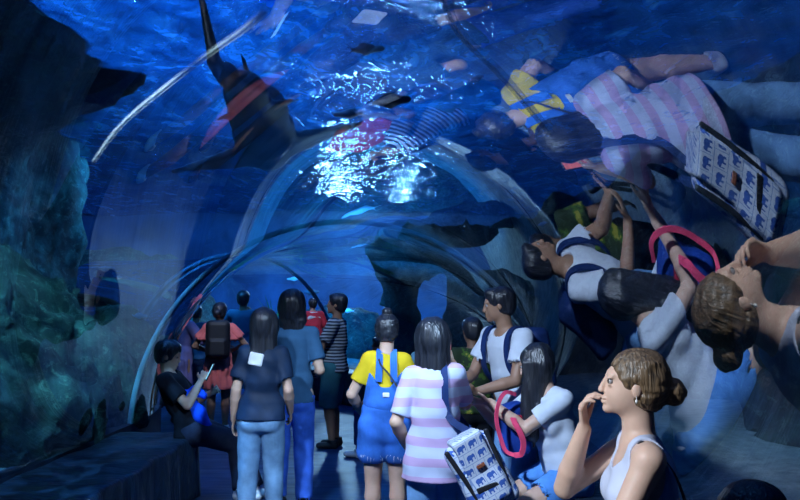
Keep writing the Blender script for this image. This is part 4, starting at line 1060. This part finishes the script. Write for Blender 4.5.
light('visitor_key_fill', 'SPOT', (-1.5, 1.7, 3.6), (0, 4.5, .95), 1150, (.60, .76, 1), .10, 50)
light('visitor_key_fill', 'SPOT', (-2.0, 1.1, 3.0), (.62, 2.62, 1.2), 850, (.78, .88, 1), .05, 22)
light('visitor_key_fill', 'SPOT', (-1.9, 6.9, 3.5), (-2.35, 9.3, 1.25), 300, (.66, .78, 1), .1, 24)  # added unseen spot, brightens the far group around the coral dress
light('tank_fill', 'SPOT', (-3.0, 9.4, 3.5), (-5.8, 18.5, 3.0), 2200, (.03, .36, 1), .25, 110)  # added unseen fill, turns the left of the back wall bright blue
light('tank_fill', 'SPOT', (-1.4, 12.2, 3.5), (-2.4, 18.6, 1.2), 900, (.02, .30, 1), .3, 120)  # added unseen fill for the blue behind the far bend
gobo(light('rock_fill_spot', 'SPOT', (-2.5, 3.9, 3.4), (-3.9, 6.2, .8), 1500, (.16, .72, .95), .05, 58), 7, (1, 1, 1))  # added unseen spot on the left rocks, broken up like caustics
gobo(light('pillar_streak_fill', 'SPOT', (-2.6, 8.2, 3.4), (-5.0, 9.8, 1.5), 600, (.05, .40, 1), .05, 80), 6, (3, 3, .35))  # added unseen spot, its stretched noise imitates blue streaks of light
light('rock_fill_spot', 'SPOT', (2.6, 5.4, 3.4), (3.6, 6.5, .8), 60, (.08, .50, .75), .1, 80)  # added unseen spot, faintly lights the right rock wall
gobo(light('bench_streak_fill', 'SPOT', (-1.5, 3.2, 3.6), (-2.0, 4.9, .5), 900, (.14, .50, 1), .02, 46), 11, (1, 1, 1), .5, .6, .02)  # added unseen spot, its noise imitates caustic highlights on the bench
light('visitor_key_fill', 'SPOT', (.9, 1.6, 3.3), (-1.0, 5.6, .55), 650, (.50, .72, 1), .08, 26)  # added unseen spot, lifts the jeans and pale trousers out of shadow
light('rib_fill', 'SPOT', (-2.9, 5.7, 3.3), (-2.5, 6.8, 1.35), 130, (.12, .55, 1), .05, 42)  # added unseen spot, only there to brighten the near rib
light('visitor_key_fill', 'SPOT', (-1.2, 6.2, 3.3), (-.98, 8.3, 1.3), 150, (.6, .78, 1), .08, 22)  # added unseen spot, lights the shadowed striped man
light('shark_fill', 'SPOT', (2.0, 7.2, .9), (-1.1, 5.5, 3.0), 160, (.4, .7, 1), .1, 26)  # added unseen spot from below, brightens the shark's belly
w = bpy.data.worlds.new('world'); scn.world = w; w.use_nodes = True
bg = w.node_tree.nodes['Background']; bg.inputs[0].default_value = (.03, .10, .30, 1); bg.inputs[1].default_value = .25
vs = scn.view_settings; vs.view_transform = 'Standard'; vs.look = 'None'; vs.gamma = 1; vs.use_curve_mapping = False; vs.exposure = .25
cy = scn.cycles; cy.use_denoising = True; cy.max_bounces = 8; cy.transparent_max_bounces = 12; cy.sample_clamp_indirect = 6; cy.caustics_reflective = False; cy.caustics_refractive = False
